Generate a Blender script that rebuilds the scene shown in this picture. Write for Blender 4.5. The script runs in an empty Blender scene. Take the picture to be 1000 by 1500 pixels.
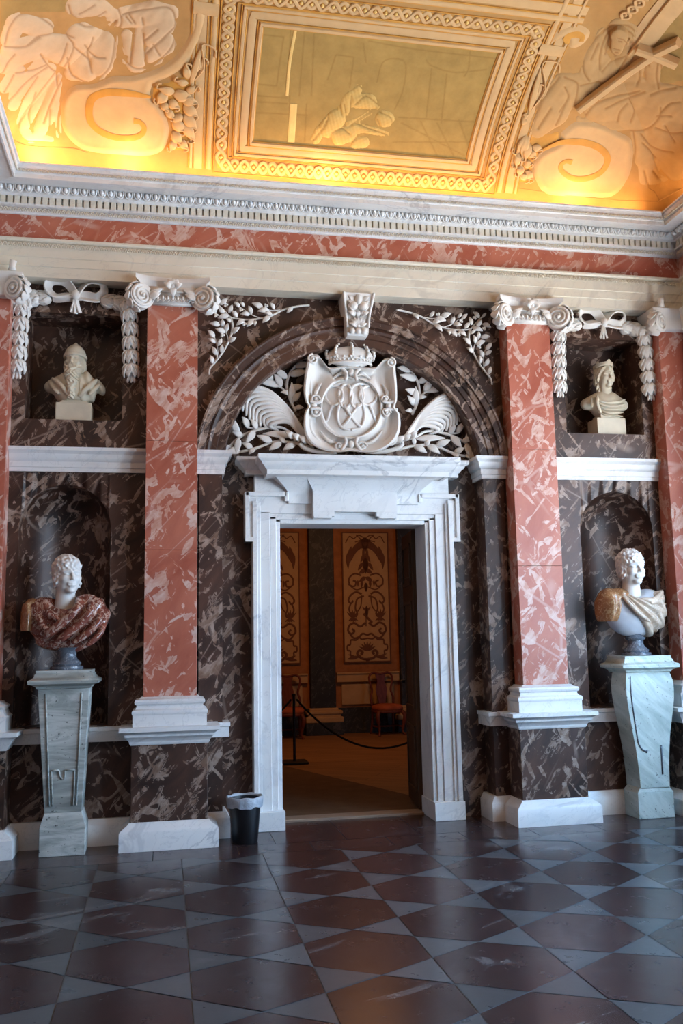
import bpy, bmesh, math, random
import numpy as np
from mathutils import Vector, Matrix
PI = math.pi
random.seed(7)
SC = bpy.context.scene
COL = SC.collection

# ------------------------------------------------------------------ camera
CAM = np.array([-1.6259, -7.57, 1.5581]); YAW, PITCH, ROLL, FPX = 0.1941, 0.1404, -0.0197, 1315.84
_f = np.array([math.sin(YAW)*math.cos(PITCH), math.cos(YAW)*math.cos(PITCH), math.sin(PITCH)])
_r = np.array([math.cos(YAW), -math.sin(YAW), 0.0]); _u = np.cross(_r, _f)
RT = math.cos(ROLL)*_r+math.sin(ROLL)*_u; UP = -math.sin(ROLL)*_r+math.cos(ROLL)*_u
cd = bpy.data.cameras.new('camera'); cam = bpy.data.objects.new('camera', cd); COL.objects.link(cam)
M4 = Matrix.Identity(4)
for i in range(3):
    M4[i][0], M4[i][1], M4[i][2], M4[i][3] = RT[i], UP[i], -_f[i], CAM[i]
cam.matrix_world = M4
cd.sensor_fit = 'VERTICAL'; cd.sensor_height = 36; cd.lens = FPX/1500*36; cd.clip_start = 0.05
SC.camera = cam

# ------------------------------------------------------------------ exposure, world, daylight, cove lamps
SC.view_settings.view_transform = 'Standard'; SC.view_settings.look = 'None'
SC.view_settings.gamma = 1; SC.view_settings.use_curve_mapping = False
SC.view_settings.exposure = 0.14
W_ = bpy.data.worlds.new('sky'); SC.world = W_; W_.use_nodes = True
W_.node_tree.nodes['Background'].inputs[0].default_value = (0.45, 0.65, 1.0, 1)
W_.node_tree.nodes['Background'].inputs[1].default_value = 1.0

def area(name, loc, direction, sx, sy, power, color, spread=PI):
    l = bpy.data.lights.new(name, 'AREA'); l.shape = 'RECTANGLE'; l.size = sx; l.size_y = sy
    l.energy = power; l.color = color; l.spread = spread
    o = bpy.data.objects.new(name, l); COL.objects.link(o); o.location = loc
    o.rotation_euler = Vector(direction).to_track_quat('-Z', 'Y').to_euler(); return o

SKY = (0.12, 0.50, 1.0); GROUND = (1.0, 0.90, 0.76); WARM = (1.0, 0.57, 0.24)
# daylight through the windows: blue skylight falling to the floor, sunlit ground shining up
for y, ps, pg in ((-1.70, 150, 150), (-4.15, 225, 215), (-6.65, 190, 200)):
    for z in (1.4, 2.35, 3.3):
        area('window_skylight', (3.86, y, z), (-1, 0, -.75), 1.2, .85, ps/3, SKY)
        area('window_groundlight', (3.86, y, z), (-1, 0, 1.1), 1.2, .85, pg/3, GROUND)
# lamps standing on the cornice, behind its lip
area('cornice_lamp', (0, -0.43, 5.41), (0, 0.2, 1), 5.4, 0.06, 22, WARM)
area('cornice_lamp', (-2.91, -3.9, 5.41), (-0.2, 0, 1), 6.6, 0.06, 24, WARM)
area('cornice_lamp', (2.91, -3.9, 5.41), (0.2, 0, 1), 6.6, 0.06, 15, WARM)
for cx, pw in ((-2.70, 3.6), (-1.95, 2.0), (-0.3, 1.5), (2.0, 1.6)):
    area('cornice_spot', (cx, -0.45, 5.40), (0.02, 0.10, 1), 0.12, 0.06, pw, WARM)
# the dim chandelier of the room beyond
area('chandelier_glow', (1.0, 4.6, 3.9), (0, 0.25, -1), 0.8, 0.8, 29, (1.0, 0.42, 0.13))

# ------------------------------------------------------------------ geometry helpers
def P(u, v, y):
    """point of the plane Y=y seen at photo position (u, v)"""
    d = _f+RT*(u-500)/FPX+UP*(750-v)/FPX
    t = (y-CAM[1])/d[1]; return CAM+t*d
HX, HY = 3.06, 3.8
def cove(d):
    t = 1-min(max(d, 0), HY)/HY
    return 5.27+1.25*math.sqrt(max(0, 1-t*t))
def cz(x, y):
    return cove(min(-0.28-y, HX-abs(x), HY+4.08+y))
def PC(u, v):
    """point of the vault seen at photo position (u, v)"""
    d = _f+RT*(u-500)/FPX+UP*(750-v)/FPX
    lo, hi = 2.0, 9.5
    g = lambda t: (lambda q: q[2]-cz(q[0], q[1]))(CAM+t*d)
    n = 60; prev = lo
    for i in range(1, n+1):
        t = lo+(hi-lo)*i/n
        if g(t) > 0: lo, hi = prev, t; break
        prev = t
    for _ in range(24):
        m = (lo+hi)/2
        if g(m) > 0: hi = m
        else: lo = m
    return CAM+lo*d
def cove_normal(q):
    e = 0.01
    gx = (cz(q[0]+e, q[1])-cz(q[0]-e, q[1]))/(2*e); gy = (cz(q[0], q[1]+e)-cz(q[0], q[1]-e))/(2*e)
    n = np.array([gx, gy, -1.0]); return n/np.linalg.norm(n)

class MB:
    def __init__(s): s.v = []; s.f = []
    def add(s, vs, fs):
        b = len(s.v); s.v += [tuple(map(float, q)) for q in vs]; s.f += [tuple(b+i for i in f) for f in fs]; return s
    def box(s, x0, x1, y0, y1, z0, z1):
        return s.add([(x0,y0,z0),(x1,y0,z0),(x1,y1,z0),(x0,y1,z0),(x0,y0,z1),(x1,y0,z1),(x1,y1,z1),(x0,y1,z1)],
                     [(0,3,2,1),(4,5,6,7),(0,1,5,4),(1,2,6,5),(2,3,7,6),(3,0,4,7)])
    def frustum(s, c0, h0, c1, h1):
        # two rectangles: centre (x,y,z), half size (hx,hy)
        vs = []
        for c, h in ((c0, h0), (c1, h1)):
            vs += [(c[0]-h[0],c[1]-h[1],c[2]),(c[0]+h[0],c[1]-h[1],c[2]),(c[0]+h[0],c[1]+h[1],c[2]),(c[0]-h[0],c[1]+h[1],c[2])]
        return s.add(vs, [(0,3,2,1),(4,5,6,7),(0,1,5,4),(1,2,6,5),(2,3,7,6),(3,0,4,7)])
    def sweep(s, prof, path, closed=False):
        n = len(path); m = len(prof); offs = []
        for i in range(n):
            d = []
            for a, b in ((i-1, i), (i, i+1)):
                if closed or (0 <= a and b < n):
                    p, q = path[a % n], path[b % n]; L = math.hypot(q[0]-p[0], q[1]-p[1])
                    d.append(((q[0]-p[0])/L, (q[1]-p[1])/L))
            ns = [(t[1], -t[0]) for t in d]
            if len(ns) == 1: o = ns[0]
            else:
                k = 1+ns[0][0]*ns[1][0]+ns[0][1]*ns[1][1]; o = ((ns[0][0]+ns[1][0])/k, (ns[0][1]+ns[1][1])/k)
            offs.append(o)
        vs = [(path[i][0]+offs[i][0]*d, path[i][1]+offs[i][1]*d, z) for i in range(n) for d, z in prof]
        fs = []
        for i in range(n if closed else n-1):
            j = (i+1) % n
            for k in range(m):
                l = (k+1) % m; fs.append((i*m+k, i*m+l, j*m+l, j*m+k))
        if not closed: fs += [tuple(range(m))[::-1], tuple((n-1)*m+k for k in range(m))]
        return s.add(vs, fs)
    def tube(s, pts, rad, n=8, flat=1.0, axis=None, cap=True):
        """tube along pts; flat squeezes it along `axis`"""
        pts = [np.array(q, float) for q in pts]; N = len(pts); vs = []
        if not hasattr(rad, '__len__'): rad = [rad]*N
        ref = np.array(axis if axis is not None else (0, 1, 0), float)
        for i in range(N):
            t = pts[min(i+1, N-1)]-pts[max(i-1, 0)]; t = t/(np.linalg.norm(t)+1e-12)
            b = np.cross(t, ref)
            if np.linalg.norm(b) < 1e-4: b = np.cross(t, (0.3, 0.2, 1))
            b /= np.linalg.norm(b); w = np.cross(b, t)
            for k in range(n):
                a = 2*PI*k/n; vs.append(pts[i]+rad[i]*(math.cos(a)*b+flat*math.sin(a)*w))
        fs = [(i*n+k, i*n+(k+1) % n, (i+1)*n+(k+1) % n, (i+1)*n+k) for i in range(N-1) for k in range(n)]
        if cap: fs += [tuple(range(n))[::-1], tuple((N-1)*n+k for k in range(n))]
        return s.add(vs, fs)
    def lathe(s, prof, c, n=32, sx=1, sy=1, a0=0, a1=2*PI):
        full = abs(a1-a0-2*PI) < 1e-6; m = n if full else n+1; vs = []
        for r, z in prof:
            for k in range(m):
                a = a0+(a1-a0)*k/n; vs.append((c[0]+r*sx*math.cos(a), c[1]+r*sy*math.sin(a), c[2]+z))
        fs = []
        for i in range(len(prof)-1):
            for k in range(n):
                l = (k+1) % m; fs.append((i*m+k, i*m+l, (i+1)*m+l, (i+1)*m+k))
        if full: fs += [tuple(range(m))[::-1], tuple((len(prof)-1)*m+k for k in range(m))]
        return s.add(vs, fs)
    def ball(s, c, r, n=10, m=6):
        if not hasattr(r, '__len__'): r = (r, r, r)
        vs = [(c[0], c[1], c[2]-r[2])]
        for i in range(1, m):
            b = -PI/2+PI*i/m
            for k in range(n):
                a = 2*PI*k/n; vs.append((c[0]+r[0]*math.cos(b)*math.cos(a), c[1]+r[1]*math.cos(b)*math.sin(a), c[2]+r[2]*math.sin(b)))
        vs.append((c[0], c[1], c[2]+r[2])); L = len(vs)-1
        fs = [(0, 1+(k+1) % n, 1+k) for k in range(n)]
        for i in range(m-2):
            for k in range(n): fs.append((1+i*n+k, 1+i*n+(k+1) % n, 1+(i+1)*n+(k+1) % n, 1+(i+1)*n+k))
        fs += [(L, 1+(m-2)*n+k, 1+(m-2)*n+(k+1) % n) for k in range(n)]
        return s.add(vs, fs)
    def plate(s, pts, y0, y1):
        """polygon of (x, z) extruded from y0 (front) to y1"""
        n = len(pts)
        return s.add([(x, y0, z) for x, z in pts]+[(x, y1, z) for x, z in pts],
                     [tuple(range(n)), tuple(range(2*n-1, n-1, -1))]+[(i, n+i, n+(i+1) % n, (i+1) % n) for i in range(n)])
    def leaf(s, a, b, w, nrm=(0, -1, 0), th=0.006, bow=0.02, n=7):
        """pointed leaf from a to b, half width w, with a raised midrib and a bowed blade"""
        a = np.array(a, float); b = np.array(b, float); nrm = np.array(nrm, float); t = b-a
        side = np.cross(t, nrm); side /= np.linalg.norm(side)+1e-9; vs = []
        for i in range(n+1):
            q = i/n; ww = w*math.sin(PI*min(1, 0.06+q*0.94))**0.8*(1.15-0.45*q) if 0 < i < n else w*0.10
            c = a+t*q+nrm*bow*math.sin(PI*q)
            for k, kk in ((-1, 0), (-.5, .6), (0, .25), (.5, .6), (1, 0)):
                vs.append(c+side*ww*k+nrm*th*(kk+0.3))
            vs.append(c+side*ww-nrm*th*.7); vs.append(c-side*ww-nrm*th*.7)
        m = 7
        fs = [(i*m+k, i*m+(k+1) % m, (i+1)*m+(k+1) % m, (i+1)*m+k) for i in range(n) for k in range(m)]
        fs += [tuple(range(m))[::-1], tuple(n*m+k for k in range(m))]
        return s.add(vs, fs)
    def mirror(s):
        o = MB(); o.v = [(-x, y, z) for x, y, z in s.v]; o.f = [tuple(reversed(f)) for f in s.f]; return o

def spl(pts, n=6):
    """Catmull-Rom through pts"""
    p = [np.array(q, float) for q in pts]; out = []
    for i in range(len(p)-1):
        a = p[i-1] if i else 2*p[0]-p[1]; b, c = p[i], p[i+1]; d = p[i+2] if i+2 < len(p) else 2*p[-1]-p[-2]
        for k in range(n):
            t = k/n; out.append(.5*(2*b+(c-a)*t+(2*a-5*b+4*c-d)*t*t+(3*b-a-3*c+d)*t**3))
    out.append(p[-1]); return out

def obj(name, mb, mat, parent=None, smooth=False, bevel=0, kind=None, label=None, recalc=True, angle=None, merge=False):
    vs, fs = (mb.v, mb.f) if isinstance(mb, MB) else mb
    me = bpy.data.meshes.new(name); o = bpy.data.objects.new(name, me); COL.objects.link(o)
    vs = np.array(vs, float)
    if parent is not None:
        root = parent; off = np.zeros(3)
        while root is not None: off += np.array(root.location); root = root.parent
        vs = vs-off; o.parent = parent
    me.from_pydata(vs.tolist(), [], [tuple(f) for f in fs])
    if recalc:
        bm = bmesh.new(); bm.from_mesh(me)
        if merge: bmesh.ops.remove_doubles(bm, verts=bm.verts, dist=.0002)
        bmesh.ops.recalc_face_normals(bm, faces=bm.faces); bm.to_mesh(me); bm.free()
    for m in (mat if isinstance(mat, (list, tuple)) else [mat]): me.materials.append(m)
    if smooth: me.polygons.foreach_set('use_smooth', [True]*len(me.polygons))
    if angle: me.polygons.foreach_set('use_smooth', [True]*len(me.polygons)); me.set_sharp_from_angle(angle=math.radians(angle))
    if bevel:
        b = o.modifiers.new('bevel', 'BEVEL'); b.width = bevel; b.segments = 2; b.limit_method = 'ANGLE'; b.angle_limit = math.radians(35)
    if kind: o['kind'] = kind
    if label: o['label'] = label
    return o
def thing(name, label, cat, loc, group=None):
    o = bpy.data.objects.new(name, None); COL.objects.link(o); o.location = loc; o.empty_display_size = .1
    o['label'] = label; o['category'] = cat
    if group: o['group'] = group
    return o
def tag(o, label, cat, group=None):
    o['label'] = label; o['category'] = cat
    if group: o['group'] = group
    return o

# ---- implicit surfaces (sculpture)
def smin(a, b, k):
    h = np.clip(.5+.5*(b-a)/k, 0, 1); return b*(1-h)+a*h-k*h*(1-h)
def smax(a, b, k): return -smin(-a, -b, k)
def ell(p, c, r):
    q = (p-np.array(c))/np.array(r); k0 = np.linalg.norm(q, axis=-1); k1 = np.linalg.norm(q/np.array(r), axis=-1)
    return k0*(k0-1)/np.maximum(k1, 1e-6)
def cap(p, a, b, ra, rb=None):
    a = np.array(a, float); b = np.array(b, float); rb = ra if rb is None else rb
    h = np.clip(((p-a)@(b-a))/((b-a)@(b-a)), 0, 1); return np.linalg.norm(p-a-h[..., None]*(b-a), axis=-1)-(ra+(rb-ra)*h)
def chain(p, pts, rad, k=.01):
    d = None
    for i in range(len(pts)-1):
        e = cap(p, pts[i], pts[i+1], rad[i], rad[i+1]); d = e if d is None else np.minimum(d, e)
    return d
def nets(fn, lo, hi, h):
    """naive surface nets of fn(points) < 0 -> verts, quads"""
    lo = np.array(lo, float); n = np.ceil((np.array(hi)-lo)/h).astype(int)+1
    ax = [lo[i]+h*np.arange(n[i]) for i in range(3)]
    G = np.stack(np.meshgrid(*ax, indexing='ij'), -1)
    F = fn(G.reshape(-1, 3)).reshape(n)
    F[0] = F[-1] = 1; F[:, 0] = F[:, -1] = 1; F[:, :, 0] = F[:, :, -1] = 1
    s = F < 0; c = n-1
    sl = lambda d: tuple(slice(k, k+c[i]) for i, k in enumerate(d))
    corners = [(i, j, k) for i in (0, 1) for j in (0, 1) for k in (0, 1)]
    cnt = sum(s[sl(d)].astype(int) for d in corners); act = (cnt > 0) & (cnt < 8)
    acc = np.zeros(tuple(c)+(3,)); num = np.zeros(tuple(c))
    for d in corners:
        for a in range(3):
            if d[a] == 0:
                e = list(d); e[a] = 1; A = F[sl(d)]; B = F[sl(e)]; m = (A < 0) != (B < 0)
                t = np.where(m, A/np.where(m, A-B, 1), 0); q = np.zeros(tuple(c)+(3,)); q[...] = d; q[..., a] += t
                acc += q*m[..., None]; num += m
    idx = -np.ones(tuple(c), int); w = np.argwhere(act); idx[act] = np.arange(len(w))
    V = lo+h*(w+acc[act]/num[act][:, None]); fs = []
    for a in range(3):
        b_, c_ = (a+1) % 3, (a+2) % 3; S0 = [slice(None)]*3; S1 = [slice(None)]*3; S0[a] = slice(0, -1); S1[a] = slice(1, None)
        m = s[tuple(S0)] != s[tuple(S1)]; e = np.argwhere(m); e = e[(e[:, b_] > 0) & (e[:, c_] > 0) & (e[:, b_] < c[b_]) & (e[:, c_] < c[c_])]
        if not len(e): continue
        db = np.zeros(3, int); db[b_] = 1; dc = np.zeros(3, int); dc[c_] = 1
        q = np.stack([idx[tuple((e-x).T)] for x in (0*db, db, db+dc, dc)], 1)
        flip = s[tuple(S0)][tuple(e.T)]
        q[~flip] = q[~flip][:, ::-1]; fs.append(q)
    return V, np.concatenate(fs)

# ------------------------------------------------------------------ materials
class NT:
    def __init__(s, name):
        s.m = bpy.data.materials.new(name); s.m.use_nodes = True; s.t = s.m.node_tree; s.n = s.t.nodes
        s.b = s.n['Principled BSDF']
    def new(s, typ, **kw):
        o = s.n.new(typ)
        for k, v in kw.items():
            if k.startswith('_'): o.inputs[k[1:]].default_value = v
            else: setattr(o, k, v)
        return o
    def link(s, a, b): s.t.links.new(a, b)
    def coords(s, rot=(0, 0, 0), scale=(1, 1, 1), rnd=True):
        tc = s.new('ShaderNodeTexCoord'); src = tc.outputs['Object']
        if rnd:
            oi = s.new('ShaderNodeObjectInfo'); vm = s.new('ShaderNodeVectorMath', operation='MULTIPLY_ADD')
            cb = s.new('ShaderNodeCombineXYZ')
            for i in range(3): s.link(oi.outputs['Random'], cb.inputs[i])
            s.link(cb.outputs[0], vm.inputs[0]); vm.inputs[1].default_value = (17.3, 9.1, 23.7); s.link(src, vm.inputs[2]); src = vm.outputs[0]
        mp = s.new('ShaderNodeMapping', vector_type='TEXTURE'); mp.inputs['Rotation'].default_value = rot; mp.inputs['Scale'].default_value = tuple(1/q for q in scale)
        s.link(src, mp.inputs[0]); return mp.outputs[0]
    def noise(s, co, scale, detail=5, rough=.55, dist=0):
        o = s.new('ShaderNodeTexNoise', _Scale=scale, _Detail=detail, _Roughness=rough, _Distortion=dist); s.link(co, o.inputs['Vector']); return o.outputs['Fac']
    def ramp(s, fac, stops):
        o = s.new('ShaderNodeValToRGB'); e = o.color_ramp.elements
        while len(e) < len(stops): e.new(.5)
        for i, (p, c) in enumerate(stops):
            e[i].position = p; e[i].color = (c, c, c, 1) if not hasattr(c, '__len__') else tuple(c)+(1,)
        s.link(fac, o.inputs[0]); return o.outputs[0]
    def mix(s, fac, a, b):
        o = s.new('ShaderNodeMix', data_type='RGBA')
        for k, x in ((0, fac), (6, a), (7, b)):
            if hasattr(x, 'is_output'): s.link(x, o.inputs[k])
            elif hasattr(x, '__len__'): o.inputs[k].default_value = tuple(x)+(1,)
            else: o.inputs[k].default_value = x
        return o.outputs[2]
    def mth(s, op, a, b=0.0):
        o = s.new('ShaderNodeMath', operation=op)
        for k, x in ((0, a), (1, b)):
            if hasattr(x, 'is_output'): s.link(x, o.inputs[k])
            else: o.inputs[k].default_value = x
        return o.outputs[0]
    def vein(s, n, w0, w1, c=.5):
        """1 on the level line n=c of a noise, fading out between w0 and w1"""
        d = s.mth('ABSOLUTE', s.mth('SUBTRACT', n, c)); return s.ramp(d, [(w0, 1.0), (w1, 0.0)])
    def bump(s, h, strength=.3, dist=.01):
        o = s.new('ShaderNodeBump', _Strength=strength, _Distance=dist); s.link(h, o.inputs['Height']); s.link(o.outputs[0], s.b.inputs['Normal'])
    def done(s, col, rough, spec=.5, **kw):
        for k, x in (('Base Color', col), ('Roughness', rough)):
            i = s.b.inputs[k]
            if hasattr(x, 'is_output'): s.link(x, i)
            elif hasattr(x, '__len__'): i.default_value = tuple(x)+(1,)
            else: i.default_value = x
        s.b.inputs['Specular IOR Level'].default_value = spec
        for k, v in kw.items(): s.b.inputs[k.replace('_', ' ')].default_value = v
        return s.m

def painted_marble(name, dark, mid, light, pale, scale=1.0, rough=.28, amount=.0, rot=.7):
    """dark ground, angular flame-shaped flecks lying diagonally, straight scratches"""
    t = NT(name)
    co = t.coords(rot=(0, rot, .2), scale=(scale*1.5, scale, scale*.62))
    co2 = t.coords(rot=(.2, -rot*.75, -.2), scale=(scale*1.35, scale, scale*.7))
    base = t.ramp(t.noise(co, 2.2, 6, .62, .5), [(.32, dark), (.66, mid)])
    def flecks(c, sc, lo):
        n = t.noise(c, sc, 3.5, .52, 1.1); e = t.noise(c, sc*4.5, 3, .6, .6)
        m = t.mth('ADD', n, t.mth('MULTIPLY', t.mth('SUBTRACT', e, .5), .16))
        return t.ramp(m, [(lo-amount, 0.0), (lo+.018-amount, 1.0)]), n
    f1, n1 = flecks(co, 7.6, .612); f2, n2 = flecks(co2, 6.2, .618)
    fl = t.mth('MAXIMUM', f1, f2)
    shade = t.ramp(t.noise(co, 11, 4, .6, .8), [(.38, 0.0), (.62, 1.0)])
    c = t.mix(t.mth('MULTIPLY', fl, .72), base, t.mix(shade, light, pale))
    big = t.noise(co2, 1.3, 3, .5, .2)
    v1 = t.mth('MULTIPLY', t.vein(n1, .003, .012, .56), t.ramp(big, [(.44, 0.0), (.56, .8)]))
    def cracks(c, sc, w):
        v = t.new('ShaderNodeTexVoronoi', feature='DISTANCE_TO_EDGE', _Scale=sc); t.link(c, v.inputs['Vector']); return t.ramp(v.outputs['Distance'], [(w*.3, 1.0), (w, 0.0)])
    co3 = t.coords(rot=(0, rot*1.1, 0), scale=(scale*3.2, scale*1.2, scale*.7)); co4 = t.coords(rot=(0, -rot, 0), scale=(scale*2.8, scale*1.2, scale*.8))
    v2 = t.mth('MULTIPLY', t.mth('MAXIMUM', t.mth('MULTIPLY', cracks(co3, 1.4, .022), t.ramp(t.noise(co3, .8, 2), [(.55, 0.0), (.64, .5)])), t.mth('MULTIPLY', cracks(co4, 1.1, .020), t.ramp(t.noise(co4, .8, 2), [(.56, 0.0), (.65, .5)]))), 1.0)
    c = t.mix(t.mth('MULTIPLY', t.mth('MAXIMUM', v1, v2), .7), c, pale)
    return t.done(c, rough, .5)
M = {}
M['brown'] = painted_marble('brown_marble', (.015, .0074, .0052), (.088, .037, .022), (.22, .128, .082), (.46, .35, .285), 1.0, .46, .028)
M['red'] = painted_marble('red_marble', (.36, .088, .052), (.50, .165, .105), (.56, .30, .22), (.74, .58, .51), .9, .34, .042)
def white_marble(name, c0, c1, vein, rough=.35, s=1.0):
    t = NT(name); co = t.coords(rot=(0, .8, .2), scale=(s, s, s*.55))
    base = t.ramp(t.noise(co, 2.5, 5, .55, .5), [(.3, c1), (.65, c0)])
    v = t.mth('MULTIPLY', t.vein(t.noise(co, 1.5, 6, .58, 1.0), .003, .022), t.ramp(t.noise(co, 1.3, 2), [(.42, 0.0), (.62, .5)]))
    v2 = t.mth('MULTIPLY', t.vein(t.noise(co, 4.0, 5, .6, 1.6), .002, .014), .2)
    return t.done(t.mix(t.mth('MAXIMUM', v, v2), base, vein), rough, .45)
M['white'] = white_marble('white_veined_marble', (.80, .79, .77), (.70, .70, .70), (.30, .31, .34))
M['cream'] = white_marble('cream_veined_marble', (.76, .71, .60), (.68, .62, .50), (.36, .33, .29), .45, .7)
def plain(name, c, rough=.6, spec=.4, var=.12, bump=0, bs=60, **kw):
    t = NT(name); co = t.coords(); n = t.noise(co, 7, 5, .6)
    if bump: t.bump(t.noise(co, bs, 4, .6), bump, .004)
    return t.done(t.ramp(n, [(.3, tuple(x*(1-var) for x in c)), (.7, tuple(min(1, x*(1+var)) for x in c))]), rough, spec, **kw)
M['stucco'] = plain('white_stucco', (.74, .71, .67), .55, .4, .05, .15, 90)
M['ivory'] = plain('ivory_marble', (.68, .61, .47), .45, .4, .08, .1)
M['statuary'] = plain('statuary_marble', (.74, .72, .69), .4, .4, .06, .12, 120)
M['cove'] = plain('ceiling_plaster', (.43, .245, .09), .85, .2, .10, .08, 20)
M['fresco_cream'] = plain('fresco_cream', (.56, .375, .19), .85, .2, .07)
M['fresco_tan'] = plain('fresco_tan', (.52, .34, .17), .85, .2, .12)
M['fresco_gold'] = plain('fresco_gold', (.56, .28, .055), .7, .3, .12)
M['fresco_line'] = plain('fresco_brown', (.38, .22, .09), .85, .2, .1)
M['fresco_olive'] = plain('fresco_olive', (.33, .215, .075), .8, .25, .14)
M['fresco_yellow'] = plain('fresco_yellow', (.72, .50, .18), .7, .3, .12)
def inked(name, c, ink, var=.10):
    t = NT(name); at = t.new('ShaderNodeVertexColor', layer_name='ink'); n = t.noise(t.coords(), 6, 6, .65)
    base = t.ramp(n, [(.3, tuple(x*(1-var) for x in c)), (.7, tuple(x*(1+var) for x in c))])
    return t.done(t.mix(t.mth('MULTIPLY', at.outputs[0], .75), base, ink), .85, .2)
M['fig_l'] = inked('fresco_cream_figure', (.57, .41, .255), (.30, .17, .08))
M['fig_r'] = inked('fresco_tan_figure', (.45, .285, .13), (.30, .15, .05))
M['paint'] = inked('fresco_olive_painting', (.36, .235, .075), (.19, .105, .03), .16)
M['fig_y'] = inked('fresco_yellow_figures', (.54, .36, .12), (.26, .14, .035))
def cipollino(name, rot, c0, c1, c2):
    t = NT(name); co = t.coords(rot=rot, scale=(1.1, 1.1, 5.5))
    n = t.noise(co, 1.6, 7, .62, .9)
    c = t.ramp(n, [(.30, c0), (.48, c1), (.60, c2), (.72, c1)])
    pits = t.ramp(t.noise(t.coords(), 45, 3, .6), [(.30, .0), (.36, 1.0)])
    c = t.mix(pits, tuple(x*.4 for x in c0), c); t.bump(pits, .25, .003)
    return t.done(c, .5, .4)
M['green_l'] = cipollino('grey_green_banded_marble', (.08, .05, 0), (.20, .215, .20), (.34, .36, .335), (.56, .575, .54))
M['green_r'] = cipollino('grey_green_streaked_marble', (.2, .75, 0), (.36, .44, .40), (.50, .57, .52), (.62, .68, .63))
M['bluegrey'] = painted_marble('blue_grey_marble', (.07, .08, .10), (.14, .16, .19), (.25, .27, .30), (.34, .36, .40), 4, .15)
M['breccia'] = painted_marble('red_breccia', (.10, .022, .014), (.25, .075, .05), (.42, .22, .15), (.62, .50, .42), 3.2, .07, .05)
M['amber'] = painted_marble('amber_alabaster', (.20, .085, .035), (.34, .16, .07), (.42, .25, .12), (.52, .38, .22), 5, .2, .02)
M['beige_alab'] = painted_marble('beige_alabaster', (.46, .34, .25), (.60, .49, .38), (.55, .38, .28), (.74, .68, .60), 5, .25, .03)
M['grey_tunic'] = plain('grey_tunic_marble', (.50, .52, .56), .4, .4, .1)
M['black'] = plain('black_plastic', (.008, .008, .010), .38, .5, .1)
M['blackmetal'] = plain('black_metal', (.010, .009, .009), .45, .5, .1)
M['rope'] = plain('dark_rope', (.012, .010, .008), .9, .2, .1)
t = NT('clear_bag'); t.b.inputs['Transmission Weight'].default_value = .35
t.bump(t.noise(t.coords(), 40, 4, .6), .7, .01); M['bag'] = t.done((.62, .68, .76), .28, .5)
def wood(name, a, b, scale=(1, 14, 14), rough=.5):
    t = NT(name); co = t.coords(scale=scale); return t.done(t.ramp(t.noise(co, 3, 6, .6, .6), [(.3, a), (.7, b)]), rough, .35)
M['doorwood'] = wood('brown_door_wood', (.05, .026, .014), (.10, .055, .030), (14, 14, 1))
M['chairwood'] = wood('red_brown_chair_wood', (.12, .028, .014), (.22, .055, .026), (8, 8, 2), .5)
M['seat'] = plain('rust_seat_fabric', (.42, .11, .05), .9, .2, .2)
M['sill'] = wood('worn_threshold_wood', (.20, .13, .09), (.32, .22, .15), (1, 12, 12))
M['panel'] = plain('ochre_painted_panel', (.52, .33, .155), .8, .2, .08)
M['border'] = plain('orange_painted_border', (.38, .155, .055), .8, .2, .2)
M['motif'] = plain('brown_grotesque_paint', (.17, .075, .04), .8, .2, .1)
M['darkmarble'] = painted_marble('black_green_marble', (.012, .014, .014), (.03, .032, .03), (.06, .055, .05), (.10, .095, .09), 1.4, .6)
M['carpet'] = plain('drab_carpet', (.15, .088, .05), .95, .1, .15, .4, 150)
M['slot'] = plain('shadow_gap_paint', (.03, .028, .026), .9, .1)
M['glass'] = NT('window_glass').done((.9, .95, 1), .02, .5, Transmission_Weight=1.0)
M['joint'] = plain('pale_joint_mortar', (.17, .18, .20), .8, .2, .2)
def floor_stone(name, a, b, rough):
    t = NT(name); co = t.coords(rnd=False); at = t.new('ShaderNodeVertexColor', layer_name='tone')
    f = t.mix(t.noise(co, 5, 7, .65, .4), a, b)
    mul = t.new('ShaderNodeMix', data_type='RGBA', blend_type='MULTIPLY'); mul.inputs[0].default_value = 1
    t.link(f, mul.inputs[6]); t.link(at.outputs[0], mul.inputs[7])
    worn = t.mth('MULTIPLY', t.ramp(t.noise(t.coords(rot=(0, 0, .4), scale=(.5, 1.3, 1), rnd=False), 2.2, 5, .6, 1.2), [(.61, 0.0), (.68, 1.0)]), .6)
    c = t.mix(worn, mul.outputs[2], (.17, .16, .16))
    t.bump(t.noise(co, 14, 5, .6), .10, .004)
    r = t.mth('ADD', t.mth('MULTIPLY', t.noise(co, 6, 6, .7), .22), rough-.11)
    return t.done(c, r, .5)
M['tile_dark'] = floor_stone('red_brown_limestone', (.030, .016, .016), (.050, .027, .027), .25)
M['tile_light'] = floor_stone('grey_limestone', (.058, .060, .064), (.085, .088, .094), .30)

# ------------------------------------------------------------------ main dimensions (metres; wall face y=0, room towards -y)
C = 3.34; PX = 1.588; PW = .208; YP = -.188; REAR = -8.16
ENT0, ENT1 = 4.555, 5.365

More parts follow.
